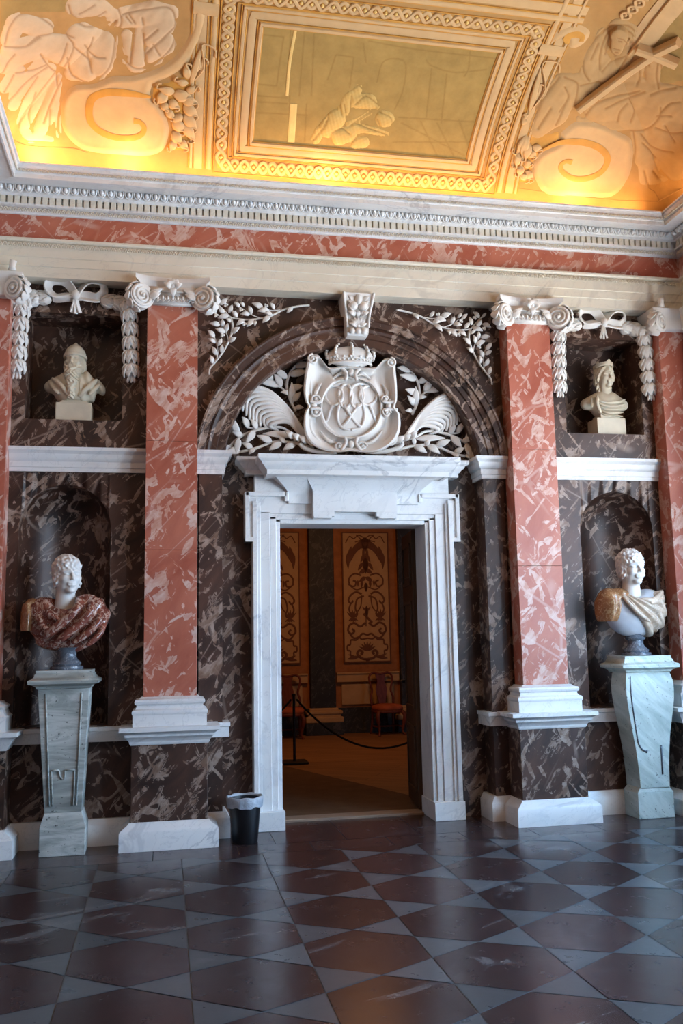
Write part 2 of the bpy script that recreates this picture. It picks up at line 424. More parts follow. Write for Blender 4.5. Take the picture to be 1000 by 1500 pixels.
# ---- floor: hexagons and triangles of stone
def warp(x): return .0115*(x-.258)+.053*(min(x, 1.6)**2-.258**2)
def build_floor():
    vs = []; fs = []; mi = []; tone = []
    a = .338; w = a*math.sqrt(3); X0 = .2565; Y0 = -2.721; gap = .0035
    YB = -.66
    def clip(poly):
        for ax, lim, sg in ((0, -C, 1), (0, C, -1), (1, REAR, 1), (1, YB, -1)):
            out = []
            for i in range(len(poly)):
                p, q = poly[i], poly[(i+1) % len(poly)]; dp = (p[ax]-lim)*sg; dq = (q[ax]-lim)*sg
                if dp >= 0: out.append(p)
                if dp*dq < 0: t = dp/(dp-dq); out.append((p[0]+(q[0]-p[0])*t, p[1]+(q[1]-p[1])*t))
            poly = out
            if len(poly) < 3: return None
        return poly
    def put(poly, m):
        c = (sum(p[0] for p in poly)/len(poly), sum(p[1] for p in poly)/len(poly))
        poly = [(p[0]+(c[0]-p[0])*gap/max(.05, math.hypot(p[0]-c[0], p[1]-c[1]))*1.3, p[1]+(c[1]-p[1])*gap/max(.05, math.hypot(p[0]-c[0], p[1]-c[1]))*1.3) for p in poly]
        poly = [(x, y+warp(x)) for x, y in poly]; poly = clip(poly)
        if not poly: return
        b = len(vs); dz = random.uniform(-.0006, .0006); k = random.uniform(.8, 1.22)
        ax_, ay_ = random.uniform(-.003, .003), random.uniform(-.003, .003)
        cx, cy = sum(p[0] for p in poly)/len(poly), sum(p[1] for p in poly)/len(poly)
        vs.extend((x, y, dz+(x-cx)*ax_+(y-cy)*ay_) for x, y in poly); fs.append(tuple(range(b, b+len(poly)))); mi.append(m); tone.extend([k]*len(poly))
    for i in range(-8, 8):
        x0 = X0+i*w                                       # column of hexagons between x0 and x0+w
        # on the column line the vertices are a apart; edges alternate hexagon / triangle
        for j in range(-16, 12):
            y0 = Y0+2*a*j+(i % 2)*a
            L0, L1 = y0-a, y0                              # hexagon edge on the left line
            h = [(x0, L0), (x0, L1), (x0+w/2, L1+a/2), (x0+w, L1), (x0+w, L0), (x0+w/2, L0-a/2)]
            put(h, 0)
            put([(x0, L1), (x0, L1+a), (x0+w/2, L1+a/2)], 1)
            put([(x0+w, L1), (x0+w/2, L1+a/2), (x0+w, L1+a)], 1)
    # border slabs along the front wall
    xs = [-C]
    while xs[-1] < C: xs.append(min(C, xs[-1]+random.uniform(.55, .85)))
    for r, (ya, yb) in enumerate(((YB, -.36), (-.36, .55))):
        for x0, x1 in zip(xs[:-1], xs[1:]):
            o = .3*r; b = len(vs); g = .003
            q = [(x0+o+g, ya+g), (x1+o-g, ya+g), (x1+o-g, yb-g), (x0+o+g, yb-g)]
            k = random.uniform(.85, 1.35); vs.extend((min(max(x, -C), C), y, 0) for x, y in q); fs.append((b, b+1, b+2, b+3)); mi.append(0); tone.extend([k]*4)
    b = len(vs)
    vs.extend([(-C-.3, REAR-.3, -.004), (C+.3, REAR-.3, -.004), (C+.3, .6, -.004), (-C-.3, .6, -.004), (-C-.3, REAR-.3, -.1), (C+.3, REAR-.3, -.1), (C+.3, .6, -.1), (-C-.3, .6, -.1)])
    for f in ((0, 1, 2, 3), (7, 6, 5, 4), (0, 4, 5, 1), (1, 5, 6, 2), (2, 6, 7, 3), (3, 7, 4, 0)): fs.append(tuple(b+i for i in f)); mi.append(2)
    tone.extend([1]*8)
    o = obj('floor', (vs, fs), [M['tile_dark'], M['tile_light'], M['joint']], kind='structure', recalc=False)
    o.data.polygons.foreach_set('material_index', mi)
    ca = o.data.color_attributes.new('tone', 'FLOAT_COLOR', 'POINT')
    ca.data.foreach_set('color', [c for k in tone for c in (k, k, k, 1)])
    return o
build_floor()

# ---- front wall: two bays with an arched and a square niche, the piers and the arch
NX, NR, NT0, NS = 2.437, .362, .915, 2.495          # arched niche: centre, radius, bottom, springing
SX, SW, SZ0, SZ1, SD = 2.39, .39, 3.405, 4.325, .36   # square niche
AR0, AR1, AZ, RD = 1.150, 1.400, 2.985, .24           # arch radii, centre height, recess depth
def bay(sg):
    m = MB(); xa, xb = 1.36, C; T = 4.62; N = 24
    # flat faces (y=0) around the openings, as strips
    def quad(x0, x1, z0, z1): m.add([(x0,0,z0),(x1,0,z0),(x1,0,z1),(x0,0,z1)], [(0,1,2,3)])
    quad(xa, xb, 0, NT0); quad(xa, NX-NR, NT0, NS); quad(NX+NR, xb, NT0, NS)
    top = 3.05
    arc = [(NX-NR*math.cos(PI*i/N), NS+NR*math.sin(PI*i/N)) for i in range(N+1)]
    quad(xa, NX-NR, NS, top); quad(NX+NR, xb, NS, top)
    for (x0, z0), (x1, z1) in zip(arc[:-1], arc[1:]): m.add([(x0,0,z0),(x1,0,z1),(x1,0,top),(x0,0,top)], [(0,1,2,3)])
    quad(xa, xb, top, SZ0); quad(xa, SX-SW, SZ0, SZ1); quad(SX+SW, xb, SZ0, SZ1); quad(xa, xb, SZ1, T)
    # arched niche: half cylinder and quarter dome
    K = 20
    for i in range(K):
        a, b = PI*i/K, PI*(i+1)/K
        p = lambda a, z: (NX-NR*math.cos(a), NR*math.sin(a), z)
        m.add([p(a, NT0), p(b, NT0), p(b, NS), p(a, NS)], [(0,1,2,3)])
        for j in range(8):
            c, d = PI/2*j/8, PI/2*(j+1)/8
            s = lambda a, c: (NX-NR*math.cos(a)*math.cos(c), NR*math.sin(a)*math.cos(c), NS+NR*math.sin(c))
            m.add([s(a, c), s(b, c), s(b, d), s(a, d)], [(0,1,2,3)])
    fl = [(NX-NR*math.cos(PI*i/K), NR*math.sin(PI*i/K), NT0) for i in range(K+1)]; m.add(fl, [tuple(range(K+1))])
    # square niche
    x0, x1 = SX-SW, SX+SW
    m.add([(x0,0,SZ0),(x1,0,SZ0),(x1,0,SZ1),(x0,0,SZ1),(x0,SD,SZ0),(x1,SD,SZ0),(x1,SD,SZ1),(x0,SD,SZ1)], [(4,5,6,7),(0,1,5,4),(3,2,6,7),(0,4,7,3),(1,5,6,2)])
    # outer shell behind
    m.add([(xa,.55,0),(xb,.55,0),(xb,.55,T),(xa,.55,T)], [(0,1,2,3)])
    m.add([(xa,0,T),(xb,0,T),(xb,.55,T),(xa,.55,T)], [(0,1,2,3)])
    if sg < 0: m = m.mirror()
    return m
m = MB()
for sg in (-1, 1):
    b = bay(sg); m.add(b.v, b.f)
    # pier beside the recess
    x0, x1 = sorted((sg*1.165, sg*1.37)); m.box(x0, x1, 0, .55, 0, 3.15)
# spandrels above the arch and up to the entablature
N = 48; T = 4.62
arc = [(-AR1*.9*math.cos(PI*i/N), AZ+AR1*.9*math.sin(PI*i/N)) for i in range(N+1)]
for (x0, z0), (x1, z1) in zip(arc[:-1], arc[1:]): m.add([(x0,.004,z0),(x1,.004,z1),(x1,.004,T),(x0,.004,T)], [(0,1,2,3)])
m.add([(-1.37,.004,AZ),(-1.26,.004,AZ),(-1.26,.004,T),(-1.37,.004,T)], [(0,1,2,3)]); m.add([(1.26,.004,AZ),(1.37,.004,AZ),(1.37,.004,T),(1.26,.004,T)], [(0,1,2,3)])
# back of the recess with the door opening, tympanum
DX, DZ = .655, 2.565
m.box(-1.3, -DX-.04, RD, .5, 0, 4.3); m.box(DX+.04, 1.3, RD, .5, 0, 4.3); m.box(-DX-.04, DX+.04, RD, .5, DZ+.04, 4.3)
wf = obj('wall_front', m, M['brown'], kind='structure', merge=True, angle=25, recalc=True)
# moulded arch (archivolt and intrados)
prof = [(AR0, RD), (AR0, -.005), (AR0+.012, -.022), (AR0+.075, -.022), (AR0+.083, -.036), (AR0+.125, -.036), (AR0+.133, -.05), (AR0+.155, -.058), (AR0+.175, -.05), (AR0+.18, -.072), (AR0+.225, -.078), (AR0+.235, -.09), (AR0+.25, -.09), (AR0+.25, .02), (AR0+.10, RD)]
m = MB(); A = [PI*i/72 for i in range(73)]; n = len(prof)
for a in A:
    for r, y in prof: a0 = math.asin(.170/r); b_ = a0+(PI-2*a0)*a/PI; m.v.append((-r*math.cos(b_), y, AZ+r*math.sin(b_)))
for i in range(72): m.f += [(i*n+k, i*n+(k+1) % n, (i+1)*n+(k+1) % n, (i+1)*n+k) for k in range(n)]
m.f += [tuple(range(n)), tuple(72*n+k for k in range(n))]
obj('archivolt', m, M['brown'], wf, angle=30)

# ---- other walls of the room
m = MB(); H = 4.62
m.box(-C-.3, -C, REAR-.3, .55, 0, 5.3); obj('wall_left', m, M['brown'], kind='structure')
m = MB()
WZ0, WZ1 = .9, 3.9; WY = [(-2.35, -1.05), (-4.80, -3.50), (-7.30, -6.0)]
WT = .9
m.box(C, C+WT, WY[0][1], .55, 0, 5.3); m.box(C, C+WT, WY[1][1], WY[0][0], 0, 5.3); m.box(C, C+WT, WY[2][1], WY[1][0], 0, 5.3); m.box(C, C+WT, REAR-.3, WY[2][0], 0, 5.3)
for a, b in WY: m.box(C, C+WT, a, b, 0, WZ0); m.box(C, C+WT, a, b, WZ1, 5.3)
obj('wall_right', m, M['brown'], kind='structure')
m = MB(); m.box(-C, C, REAR-.3, REAR, 0, 5.3)
obj('wall_rear', m, M['brown'], kind='structure')
def window(i, horiz, a, b, pos):
    m = MB(); g = MB()
    bar = lambda p0, p1, z0, z1: m.box(*((p0, p1, pos-.03, pos+.03) if horiz else (pos-.03, pos+.03, p0, p1)), z0, z1)
    m.box(C-.02, C+.80, a-.02, a+.015, WZ0, WZ1); m.box(C-.02, C+.80, b-.015, b+.02, WZ0, WZ1); m.box(C-.04, C+.80, a, b, WZ0-.02, WZ0+.015); m.box(C-.02, C+.80, a, b, WZ1-.015, WZ1+.02)
    bar(a, a+.06, WZ0, WZ1); bar(b-.06, b, WZ0, WZ1); bar(a, b, WZ0, WZ0+.06); bar(a, b, WZ1-.06, WZ1); c = (a+b)/2; bar(c-.03, c+.03, WZ0, WZ1)
    for k in range(1, 5): z = WZ0+k*(WZ1-WZ0)/5; bar(a, b, z-.015, z+.015)
    o = obj('window_%d' % i, m, M['white'], kind='structure')
    g.box(*((a, b, pos-.004, pos+.004) if horiz else (pos-.004, pos+.004, a, b)), WZ0, WZ1); obj('pane', g, M['glass'], o)
for i, (a, b) in enumerate(WY): window(i+1, False, a, b, C+.84)

# ---- entablature: architrave, frieze, cornice, running round the room
EP = C-.19
path = [(-EP, REAR), (-EP, YP), (EP, YP), (EP, REAR)]
m = MB(); m.sweep([(-.19, ENT0+.012), (0, ENT0), (0, 4.643), (.012, 4.647), (.012, 4.717), (.022, 4.721), (.022, 4.79), (.022, 4.84), (.04, 4.845), (.05, 4.855), (.05, 4.871), (-.19, 4.871)], path)
tr = obj('trim_1', m, M['cream'], kind='structure')
m = MB(); m.sweep([(-.19, 4.871), (0, 4.871), (0, 5.088), (-.19, 5.088)], path); obj('frieze', m, M['red'], tr)
m = MB(); m.sweep([(-.19, 5.088), (.02, 5.088), (.025, 5.095), (.035, 5.10), (.05, 5.128), (.055, 5.133), (.055, 5.208), (.089, 5.21), (.092, 5.232), (.10, 5.236), (.115, 5.243), (.145, 5.278), (.30, 5.262), (.305, 5.25), (.318, 5.25), (.318, 5.284), (.327, 5.290), (.330, 5.312), (.338, 5.322), (.345, 5.345), (.36, 5.352), (.36, 5.365), (-.05, 5.365), (-.19, 5.30)], path)
obj('cornice', m, M['white'], tr)
# repeated carving of the entablature
def along(step, y0=-2.2):
    """positions (x, y, direction) along the path, on the pilaster plane"""
    out = []
    n = int(2*EP/step); out += [(-EP+(i+.5)*2*EP/n, YP, 0) for i in range(n)]
    k = int(-(y0-YP)/step)
    for i in range(k): out += [(-EP, YP-(i+.5)*step, 1), (EP, YP-(i+.5)*step, -1)]
    return out
def bx(m, q, d0, d1, w, z0, z1):
    x, y, k = q
    lim = EP-d1-.004
    if k == 0:
        if abs(x)+w > lim: return
        m.box(x-w, x+w, y-d1, y-d0, z0, z1)
    elif y+w < YP-d1-.004:
        if k == 1: m.box(x+d0, x+d1, y-w, y+w, z0, z1)
        else: m.box(x-d1, x-d0, y-w, y+w, z0, z1)
def bl(m, q, d, r, z, n=8, mm=5):
    x, y, k = q; lim = EP-d-r[0]
    if k == 0:
        if abs(x) < lim: m.ball((x, y-d, z), (r[0], r[1], r[2]), n, mm)
    elif y < YP-d-r[0]: m.ball((x+k*d, y, z), (r[1], r[0], r[2]), n, mm)
m = MB()
for q in along(.0545): bx(m, q, .05, .087, .0205, 5.134, 5.212)
dent = obj('dentil_band', m, M['cream'], tr, bevel=.003)
m = MB(); m.sweep([(.05, 5.130), (.089, 5.130), (.089, 5.146), (.05, 5.146)], path); obj('dentil_fillet', m, M['white'], tr)
m = MB()
for q in along(.072):
    bl(m, q, .140, (.019, .028, .024), 5.254, 10, 6)
    x, y, k = q
    pts = []
    for i in range(9):
        a = PI*i/8; u_, z_ = -.031*math.cos(a), 5.272-.046*math.sin(a); d_ = .158-.034*math.sin(a)
        pts.append((x+u_, y-d_, z_) if k == 0 else (x+k*d_, y+u_, z_))
    if (k == 0 and abs(x) < EP-.19) or (k and y < YP-.19): m.tube(pts, .0075, 6)
obj('egg_and_dart', m, M['white'], tr, smooth=True)
m = MB()
for q in along(.038):
    x, y, k = q
    for dz, dd in ((5.104, .058), (4.812, .038), (5.302, .340)):
        s = .017 if dz < 5.2 else .010
        if (k == 0 and abs(x) < EP-dd-.02) or (k and y < YP-dd-.02):
            pts = []
            for i in range(7):
                a = PI*i/6; u_, z_ = -.015*math.cos(a), dz-s*.6+s*1.6*math.sin(a)
                pts.append((x+u_, y-dd, z_) if k == 0 else (x+k*dd, y+u_, z_))
            m.tube(pts, .0055, 5); bl(m, q, dd+.002, (.007, .009, s*.55), dz-s*.3, 6, 4)
            bl(m, (x+(.019 if k == 0 else 0), y-(.019 if k else 0), k), dd+.002, (.0045, .008, s*.6), dz-s*.5, 6, 4)
obj('leaf_lace', m, M['cream'], tr, smooth=True)

# ---- impost bands, dado rail and plinth between the pilasters
IMP = [(-.03, 2.962), (.018, 2.962), (.018, 2.995), (.026, 3.0), (.026, 3.045), (.038, 3.055), (.05, 3.075), (.055, 3.105), (.075, 3.125), (.082, 3.13), (.082, 3.158), (-.03, 3.158)]
RAIL = [(-.03, .79), (.05, .79), (.05, .87), (.06, .875), (.06, .905), (-.03, .905)]
BASE = [(-.03, 0), (.06, 0), (.06, .15), (.05, .165), (.03, .20), (-.03, .20)]
k = 0
for nm, prof in (('impost', IMP), ('rail', RAIL), ('plinth', BASE)):
    for sg in (-1, 1):
        k += 1
        bayp = [(PX+PW-.01, 0), (EP-.24, 0)]; pier = [(1.165, RD), (1.165, 0), (PX-PW+.005, 0)]
        if sg < 0: bayp = [(-x, y) for x, y in reversed(bayp)]; pier = [(-x, y) for x, y in reversed(pier)]
        side = 'left' if sg < 0 else 'right'
        for pth, nb, nt in ((bayp, 'baseboard_'+side, 'trim_%d' % (k+1)), (pier, 'baseboard_inner_'+side, 'trim_%d' % (k+7))):
            mm = MB(); mm.sweep(prof, pth); obj(nb if nm == 'plinth' else nt, mm, M['white'], kind='structure', angle=35)

# ------------------------------------------------------------------ pilasters
def spiral(c, ex, ez, nrm, R, turns, dirn=1, r0=.2, start=0.0, n=56):
    """points of a volute spiral in the plane (ex, ez) and the tube radii"""
    c, ex, ez, nrm = (np.array(q, float) for q in (c, ex, ez, nrm)); pts = []; rad = []
    for i in range(n+1):
        t = i/n; a = start+dirn*2*PI*turns*t; r = R*(1-t)**.85*(1-r0*.3)+R*.10
        pts.append(c+ex*r*math.cos(a)+ez*r*math.sin(a)+nrm*(.012*t)); rad.append(R*.15*(1-.55*t))
    return pts, rad
def volute(parent, c, ang, R, dirn, thick=.075, mat=None):
    """scroll slab: centre c, front normal at angle `ang` from -y (positive turns towards +x)"""
    mat = mat or M['stucco']
    nrm = np.array([math.sin(ang), -math.cos(ang), 0]); ex = np.array([math.cos(ang), math.sin(ang), 0]); ez = np.array([0, 0, 1.0]); c = np.array(c, float)
    m = MB(); N = 40
    for q, rr in ((0, .80), (.0, .86), (-.012, .93), (-.02, .98), (-.5, .90), (-.98, .98), (-1, .90)):
        m.v += [c+nrm*(q*thick)+ex*R*rr*math.cos(2*PI*k/N)+ez*R*rr*math.sin(2*PI*k/N) for k in range(N)]
    m.v = [tuple(q) for q in m.v]
    for i in range(6): m.f += [(i*N+k, i*N+(k+1) % N, (i+1)*N+(k+1) % N, (i+1)*N+k) for k in range(N)]
    m.f += [tuple(range(N)), tuple(6*N+k for k in range(N))]
    pts, rad = spiral(c, ex, ez, nrm, R*.84, 2.4, dirn, start=PI/2); m.tube(pts, rad, 8, axis=nrm)
    e = c+nrm*.012; m.ball(e, (R*.17,)*3, 12, 8)
    # leaf wrapped round the rim, on the outer side
    out = -ex if dirn > 0 else ex
    for k in range(5):
        a = -1.2+k*.55
        q = c+out*R*1.0*math.cos(a)+ez*R*1.0*math.sin(a)-nrm*thick*.5; d = out*math.cos(a)+ez*math.sin(a); tg = -out*math.sin(a)+ez*math.cos(a)
        m.leaf(q+tg*.04, q-tg*.045+d*.012, thick*.62, d, .008, .012, 5)
    return obj('volute', m, mat, parent, angle=40)
def join_capital(t):
    kids = {k: [c for c in t.children if c.name.split('.')[0] == k] for k in ('echinus', 'abacus', 'volute', 'flower', 'abacus_tip')}
    e = kids.pop('echinus')[0]; e.name = 'capital'
    for l in kids.values():
        for c in l: c.parent = e
def pilaster(x, label):
    t = thing('pilaster', label, 'pilaster', (x, YP, 0), 'pilasters flanking the doorway')
    w = PW
    ft = lambda o: [(x-w-o, 0), (x-w-o, YP-o), (x+w+o, YP-o), (x+w+o, 0)]
    pth = [(x-w, 0), (x-w, YP), (x+w, YP), (x+w, 0)]
    m = MB(); m.sweep([(-.10, 0), (.165, 0), (.165, .135), (.155, .15), (.135, .165), (.105, .185), (.095, .20), (-.10, .20)], pth); obj('plinth', m, M['white'], t, angle=35)
    m = MB(); m.box(x-w-.085, x+w+.085, YP-.085, 0, .198, .78); obj('pedestal', m, M['brown'], t, bevel=.004)
    m = MB(); m.sweep([(-.05, .775), (.09, .775), (.10, .79), (.10, .80), (.125, .835), (.135, .84), (.135, .855), (.16, .875), (.175, .88), (.175, .912), (-.05, .912)], pth); obj('pedestal_cap', m, M['white'], t, angle=35)
    m = MB(); m.sweep([(-.05, .910), (.077, .910), (.077, 1.0), (.082, 1.005), (.085, 1.022), (.078, 1.038), (.06, 1.045), (.05, 1.06), (.05, 1.075), (.062, 1.083), (.065, 1.10), (.058, 1.115), (.03, 1.12), (.015, 1.135), (-.05, 1.135)], pth); obj('base', m, M['white'], t, angle=35)
    m = MB()
    js = (1.135, 2.30, 3.2, 4.40) if x < 0 else (1.135, 2.16, 3.2, 4.40)
    for z0, z1 in zip(js[:-1], js[1:]): m.box(x-w, x+w, YP, 0, z0+.0008, z1-.0008)
    obj('shaft', m, M['red'], t, bevel=.002)
    # capital
    m = MB(); N = 14; z0, z1 = 4.50, 4.585                 # abacus with hollow sides and flaring corners
    pr = []
    for i in range(N+1): q = -1+2*i/N; pr.append((x+q*.275, YP-.105+.065*(1-q*q)))
    pr += [(x+.27, 0), (x-.27, 0)]; pr2 = [(x+(px-x)*1.1, py-.02 if py < -.01 else py) for px, py in pr]
    pr3 = [(x+(px-x)*.93, py+.02 if py < -.01 else py) for px, py in pr]
    n = len(pr); m.v += [(a, b, z0) for a, b in pr3]+[(a, b, z0+.03) for a, b in pr]+[(a, b, z0+.05) for a, b in pr2]+[(a, b, z1) for a, b in pr2]
    for l in range(3): m.f += [(l*n+k, l*n+(k+1) % n, (l+1)*n+(k+1) % n, (l+1)*n+k) for k in range(n)]
    m.f += [tuple(range(n)), tuple(3*n+k for k in range(n))]
    obj('abacus', m, M['stucco'], t, angle=35)
    volute(t, (x-.245, YP-.115, 4.40), .5, .108, 1); volute(t, (x+.245, YP-.115, 4.40), -.5, .108, -1)
    m = MB(); m.box(x-.2, x+.2, YP-.06, 0, 4.362, 4.505); m.tube([(x-.2, YP-.045, 4.362), (x+.2, YP-.045, 4.362)], .012, 6)
    for k in range(9):
        q = x-.165+k*.041; m.ball((q, YP-.065, 4.40), (.015, .03, .028), 8, 6)
        m.tube([(q-.02, YP-.065, 4.43), (q-.018, YP-.085, 4.385), (q, YP-.09, 4.362), (q+.018, YP-.085, 4.385), (q+.02, YP-.065, 4.43)], .005, 5)
    for k in (-1, 1):
        m.leaf((x+k*.19, YP-.085, 4.39), (x+k*.10, YP-.09, 4.44), .03, (0, -1, 0), .01, .02); m.leaf((x+k*.19, YP-.08, 4.42), (x+k*.08, YP-.09, 4.475), .025, (0, -1, 0), .01, .02)
    m.tube([(x-.2, YP-.075, 4.462), (x+.2, YP-.075, 4.462)], .010, 6)
    obj('echinus', m, M['stucco'], t, smooth=True)
    m = MB()
    for a in (-1.1, -.55, 0, .55, 1.1):
        d = np.array([math.sin(a), 0, math.cos(a)]); b = np.array([x, YP-.09, 4.475])
        m.leaf(b, b+d*.085+np.array([0, -.03, 0]), .026, (0, -1, 0), .012, .035)
    m.leaf((x, YP-.085, 4.51), (x, YP-.10, 4.40), .03, (0, -1, 0), .012, .03); m.ball((x, YP-.115, 4.50), (.022, .022, .025), 10, 6)
    obj('flower', m, M['stucco'], t, smooth=True)
    join_capital(t)
    return t
pilaster(-PX, 'red marble pilaster left of the doorway, with white scroll capital and brown pedestal')
pilaster(PX, 'red marble pilaster right of the doorway, beside the niche with the crowned bust')
def corner_pilaster(sg, label):
    x0 = 2.885
    t = thing('pilaster', label, 'pilaster', (sg*3.0, YP, 0), 'pilasters folded into the corners')
    pth = [(x0, 0), (x0, YP), (EP, YP), (EP, -.46), (C, -.46)]
    if sg < 0: pth = [(-x, y) for x, y in reversed(pth)]
    L = lambda nm, pr, mat: (lambda mm: obj(nm, mm, mat, t, angle=35))(MB().sweep(pr, pth))
    L('plinth', [(-.1, 0), (.165, 0), (.165, .135), (.135, .165), (.105, .185), (.095, .20), (-.1, .20)], M['white'])
    L('pedestal', [(-.1, .198), (.085, .198), (.085, .78), (-.1, .78)], M['brown'])
    L('pedestal_cap', [(-.05, .775), (.09, .775), (.10, .80), (.125, .835), (.135, .855), (.16, .875), (.175, .88), (.175, .912), (-.05, .912)], M['white'])
    L('base', [(-.05, .910), (.077, .910), (.077, 1.0), (.085, 1.022), (.06, 1.045), (.05, 1.075), (.065, 1.10), (.03, 1.12), (.015, 1.135), (-.05, 1.135)], M['white'])
    m = MB(); m.box(x0, C, YP, 0, 1.135, 4.40); m.box(EP, C, -.46, YP, 1.135, 4.40)
    obj('shaft', m if sg > 0 else m.mirror(), M['red'], t, bevel=.003)
    L('echinus', [(-.05, 4.355), (.04, 4.355), (.055, 4.365), (.065, 4.40), (.06, 4.45), (.07, 4.47), (-.05, 4.47)], M['stucco'])
    L('abacus', [(-.05, 4.47), (.06, 4.47), (.08, 4.50), (.10, 4.535), (.10, 4.552), (-.05, 4.552)], M['stucco'])
    volute(t, (sg*(x0-.035), YP-.115, 4.405), sg*.55, .098, sg)
    volute(t, (sg*(EP-.11), -.49, 4.405), -sg*1.0, .098, -sg)
    m = MB(); q = np.array([sg*(x0-.02), YP-.1, 4.56]); m.tube([q, q+(0, -.01, .03), q+(sg*-.01, -.02, .075)], [.035, .025, .03], 8); obj('abacus_tip', m, M['stucco'], t, smooth=True)
    join_capital(t)
    return t
corner_pilaster(-1, 'red marble pilaster cut off by the left edge of the photo')
corner_pilaster(1, 'red marble pilaster in the shaded right corner of the room')

# ------------------------------------------------------------------ door surround
t = thing('door_surround', 'white veined marble door surround with stepped lintel and cornice', 'door frame', (0, RD, 0))
for sg in (-1, 1):
    m = MB()
    def jb(x0, x1, y0, y1, z0, z1): a, b = sorted((sg*x0, sg*x1)); m.box(a, b, y0, y1, z0, z1)
    jb(DX, .695, .165, .5, .14, DZ+.02); jb(.69, .745, .145, .3, .14, DZ+.06); jb(.745, .835, .130, .3, .14, DZ+.1)
    jb(.83, .862, .112, .3, .14, 2.75); jb(.858, .90, .092, .3, .14, 2.75)
    # ear
    jb(.86, .93, .112, .3, 2.40, 2.78); jb(.928, .965, .092, .3, 2.40, 2.835); jb(.895, .965, .0925, .3, 2.40, 2.44)
    obj('jamb', m, M['white'], t, bevel=.005)
    m = MB(); jb(DX-.012, .915, .085, .5, 0, .155); obj('plinth_block', m, M['white'], t, bevel=.005)
m = MB()
m.box(-DX, DX, .165, .5, DZ, DZ+.04); m.box(-.745, .745, .145, .3, DZ+.035, DZ+.09); m.box(-.93, .93, .130, .3, DZ+.085, 2.80)
m.box(-.96, -.60, .092, .3, 2.797, 2.835); m.box(.60, .96, .092, .3, 2.797, 2.835); m.box(-.62, -.585, .092, .3, 2.755, 2.835); m.box(.585, .62, .092, .3, 2.755, 2.835)
m.box(-.88, .88, .128, .3, 2.80, 3.01)
obj('lintel', m, M['white'], t, bevel=.005)
def flare(name, hw0, hw1, y0, y1, za, zb, zlow):
    m = MB(); prof = [(0, zlow)]
    for i in range(9):
        q = i/8; s = q*q*(3-2*q); prof.append(((hw1-hw0)*(.15*q+.85*s), za+(zb-za)*q))
    prof += [((hw1-hw0), zb+.01)]
    prof = [(-.02, zlow)]+prof+[(-.02, zb+.01)]
    m.sweep(prof, [(-hw0, .3), (-hw0, y0), (hw0, y0), (hw0, .3)]); return m
obj('frieze_wing', flare('w', .585, .74, .105, 0, 2.815, 3.0, 2.735), M['white'], t, angle=40)
m = flare('t', .375, .455, .055, 0, 2.83, 2.985, 2.66)
m.box(-.374, -.188, .0605, .3, 2.62, 2.661); m.box(.188, .374, .0605, .3, 2.62, 2.661); m.box(-.374, .374, .061, .3, 2.66, 3.0)
m.box(-.37, -.21, .064, .2, 2.605, 2.622); m.box(.21, .37, .064, .2, 2.605, 2.622)
obj('tablet', m, M['white'], t, angle=40)
CP = [(-.02, 2.985), (.02, 2.985), (.02, 3.02), (.03, 3.024), (.045, 3.045), (.065, 3.06), (.07, 3.075), (.095, 3.09), (.10, 3.10), (.10, 3.125), (-.02, 3.125)]
m = MB(); m.sweep(CP, [(-.94, .3), (-.94, .10), (.94, .10), (.94, .3)]); m.box(-.93, .93, .11, .3, 2.99, 3.12); obj('cornice', m, M['white'], t, angle=35)
CP2 = [(-.02, 2.945), (.015, 2.945), (.015, 2.985), (.025, 2.99), (.04, 3.01), (.06, 3.03), (.065, 3.045), (.09, 3.062), (.095, 3.07), (.095, 3.104), (-.02, 3.104)]
m = MB(); m.sweep(CP2, [(-.785, .09), (-.785, -.145), (.785, -.145), (.785, .09)]); m.box(-.78, .78, -.135, .09, 2.95, 3.10); obj('cornice_front', m, M['white'], t, angle=35)

# ---- threshold and the open leaf of the door
m = MB(); m.box(-DX+.016, DX-.016, .42, .60, -.06, .022)
tag(obj('threshold', m, M['sill'], bevel=.006), 'worn wooden threshold board across the foot of the doorway', 'threshold')
o = bpy.data.objects.new('door_1', None); COL.objects.link(o); o['kind'] = 'structure'
o.location = (.635, .56, .02)
a = math.atan2(.072, .63); ca, sa = math.cos(a), math.sin(a)
def leafbox(m, u0, u1, w0, w1, z0, z1):
    """u along the leaf, w thickness (0 is the visible face)"""
    q = lambda u, w: (.635+u*sa+w*ca, .56+u*ca-w*sa)
    c = [q(u0, w0), q(u1, w0), q(u1, w1), q(u0, w1)]
    m.add([(x, y, z0) for x, y in c]+[(x, y, z1) for x, y in c], [(0,3,2,1),(4,5,6,7),(0,1,5,4),(1,2,6,5),(2,3,7,6),(3,0,4,7)])
m = MB(); leafbox(m, 0, .63, 0, .05, .03, 2.56); d = obj('leaf_board', m, M['doorwood'], o, bevel=.004)
m = MB()
for z0, z1 in ((.15, .75), (.90, 1.9), (2.05, 2.45)):
    for (u0, u1, a0, a1) in ((.08, .11, z0, z1), (.52, .55, z0, z1), (.08, .55, z0, z0+.03), (.08, .55, z1-.03, z1)): leafbox(m, u0, u1, -.014, .002, a0, a1)
    leafbox(m, .16, .47, -.008, .002, z0+.08, z1-.08)
obj('door_panel', m, M['doorwood'], o, bevel=.004)
m = MB(); leafbox(m, .56, .60, -.05, 0, 1.12, 1.15); leafbox(m, .50, .60, -.06, -.045, 1.125, 1.145); obj('door_handle', m, M['blackmetal'], o, bevel=.004)

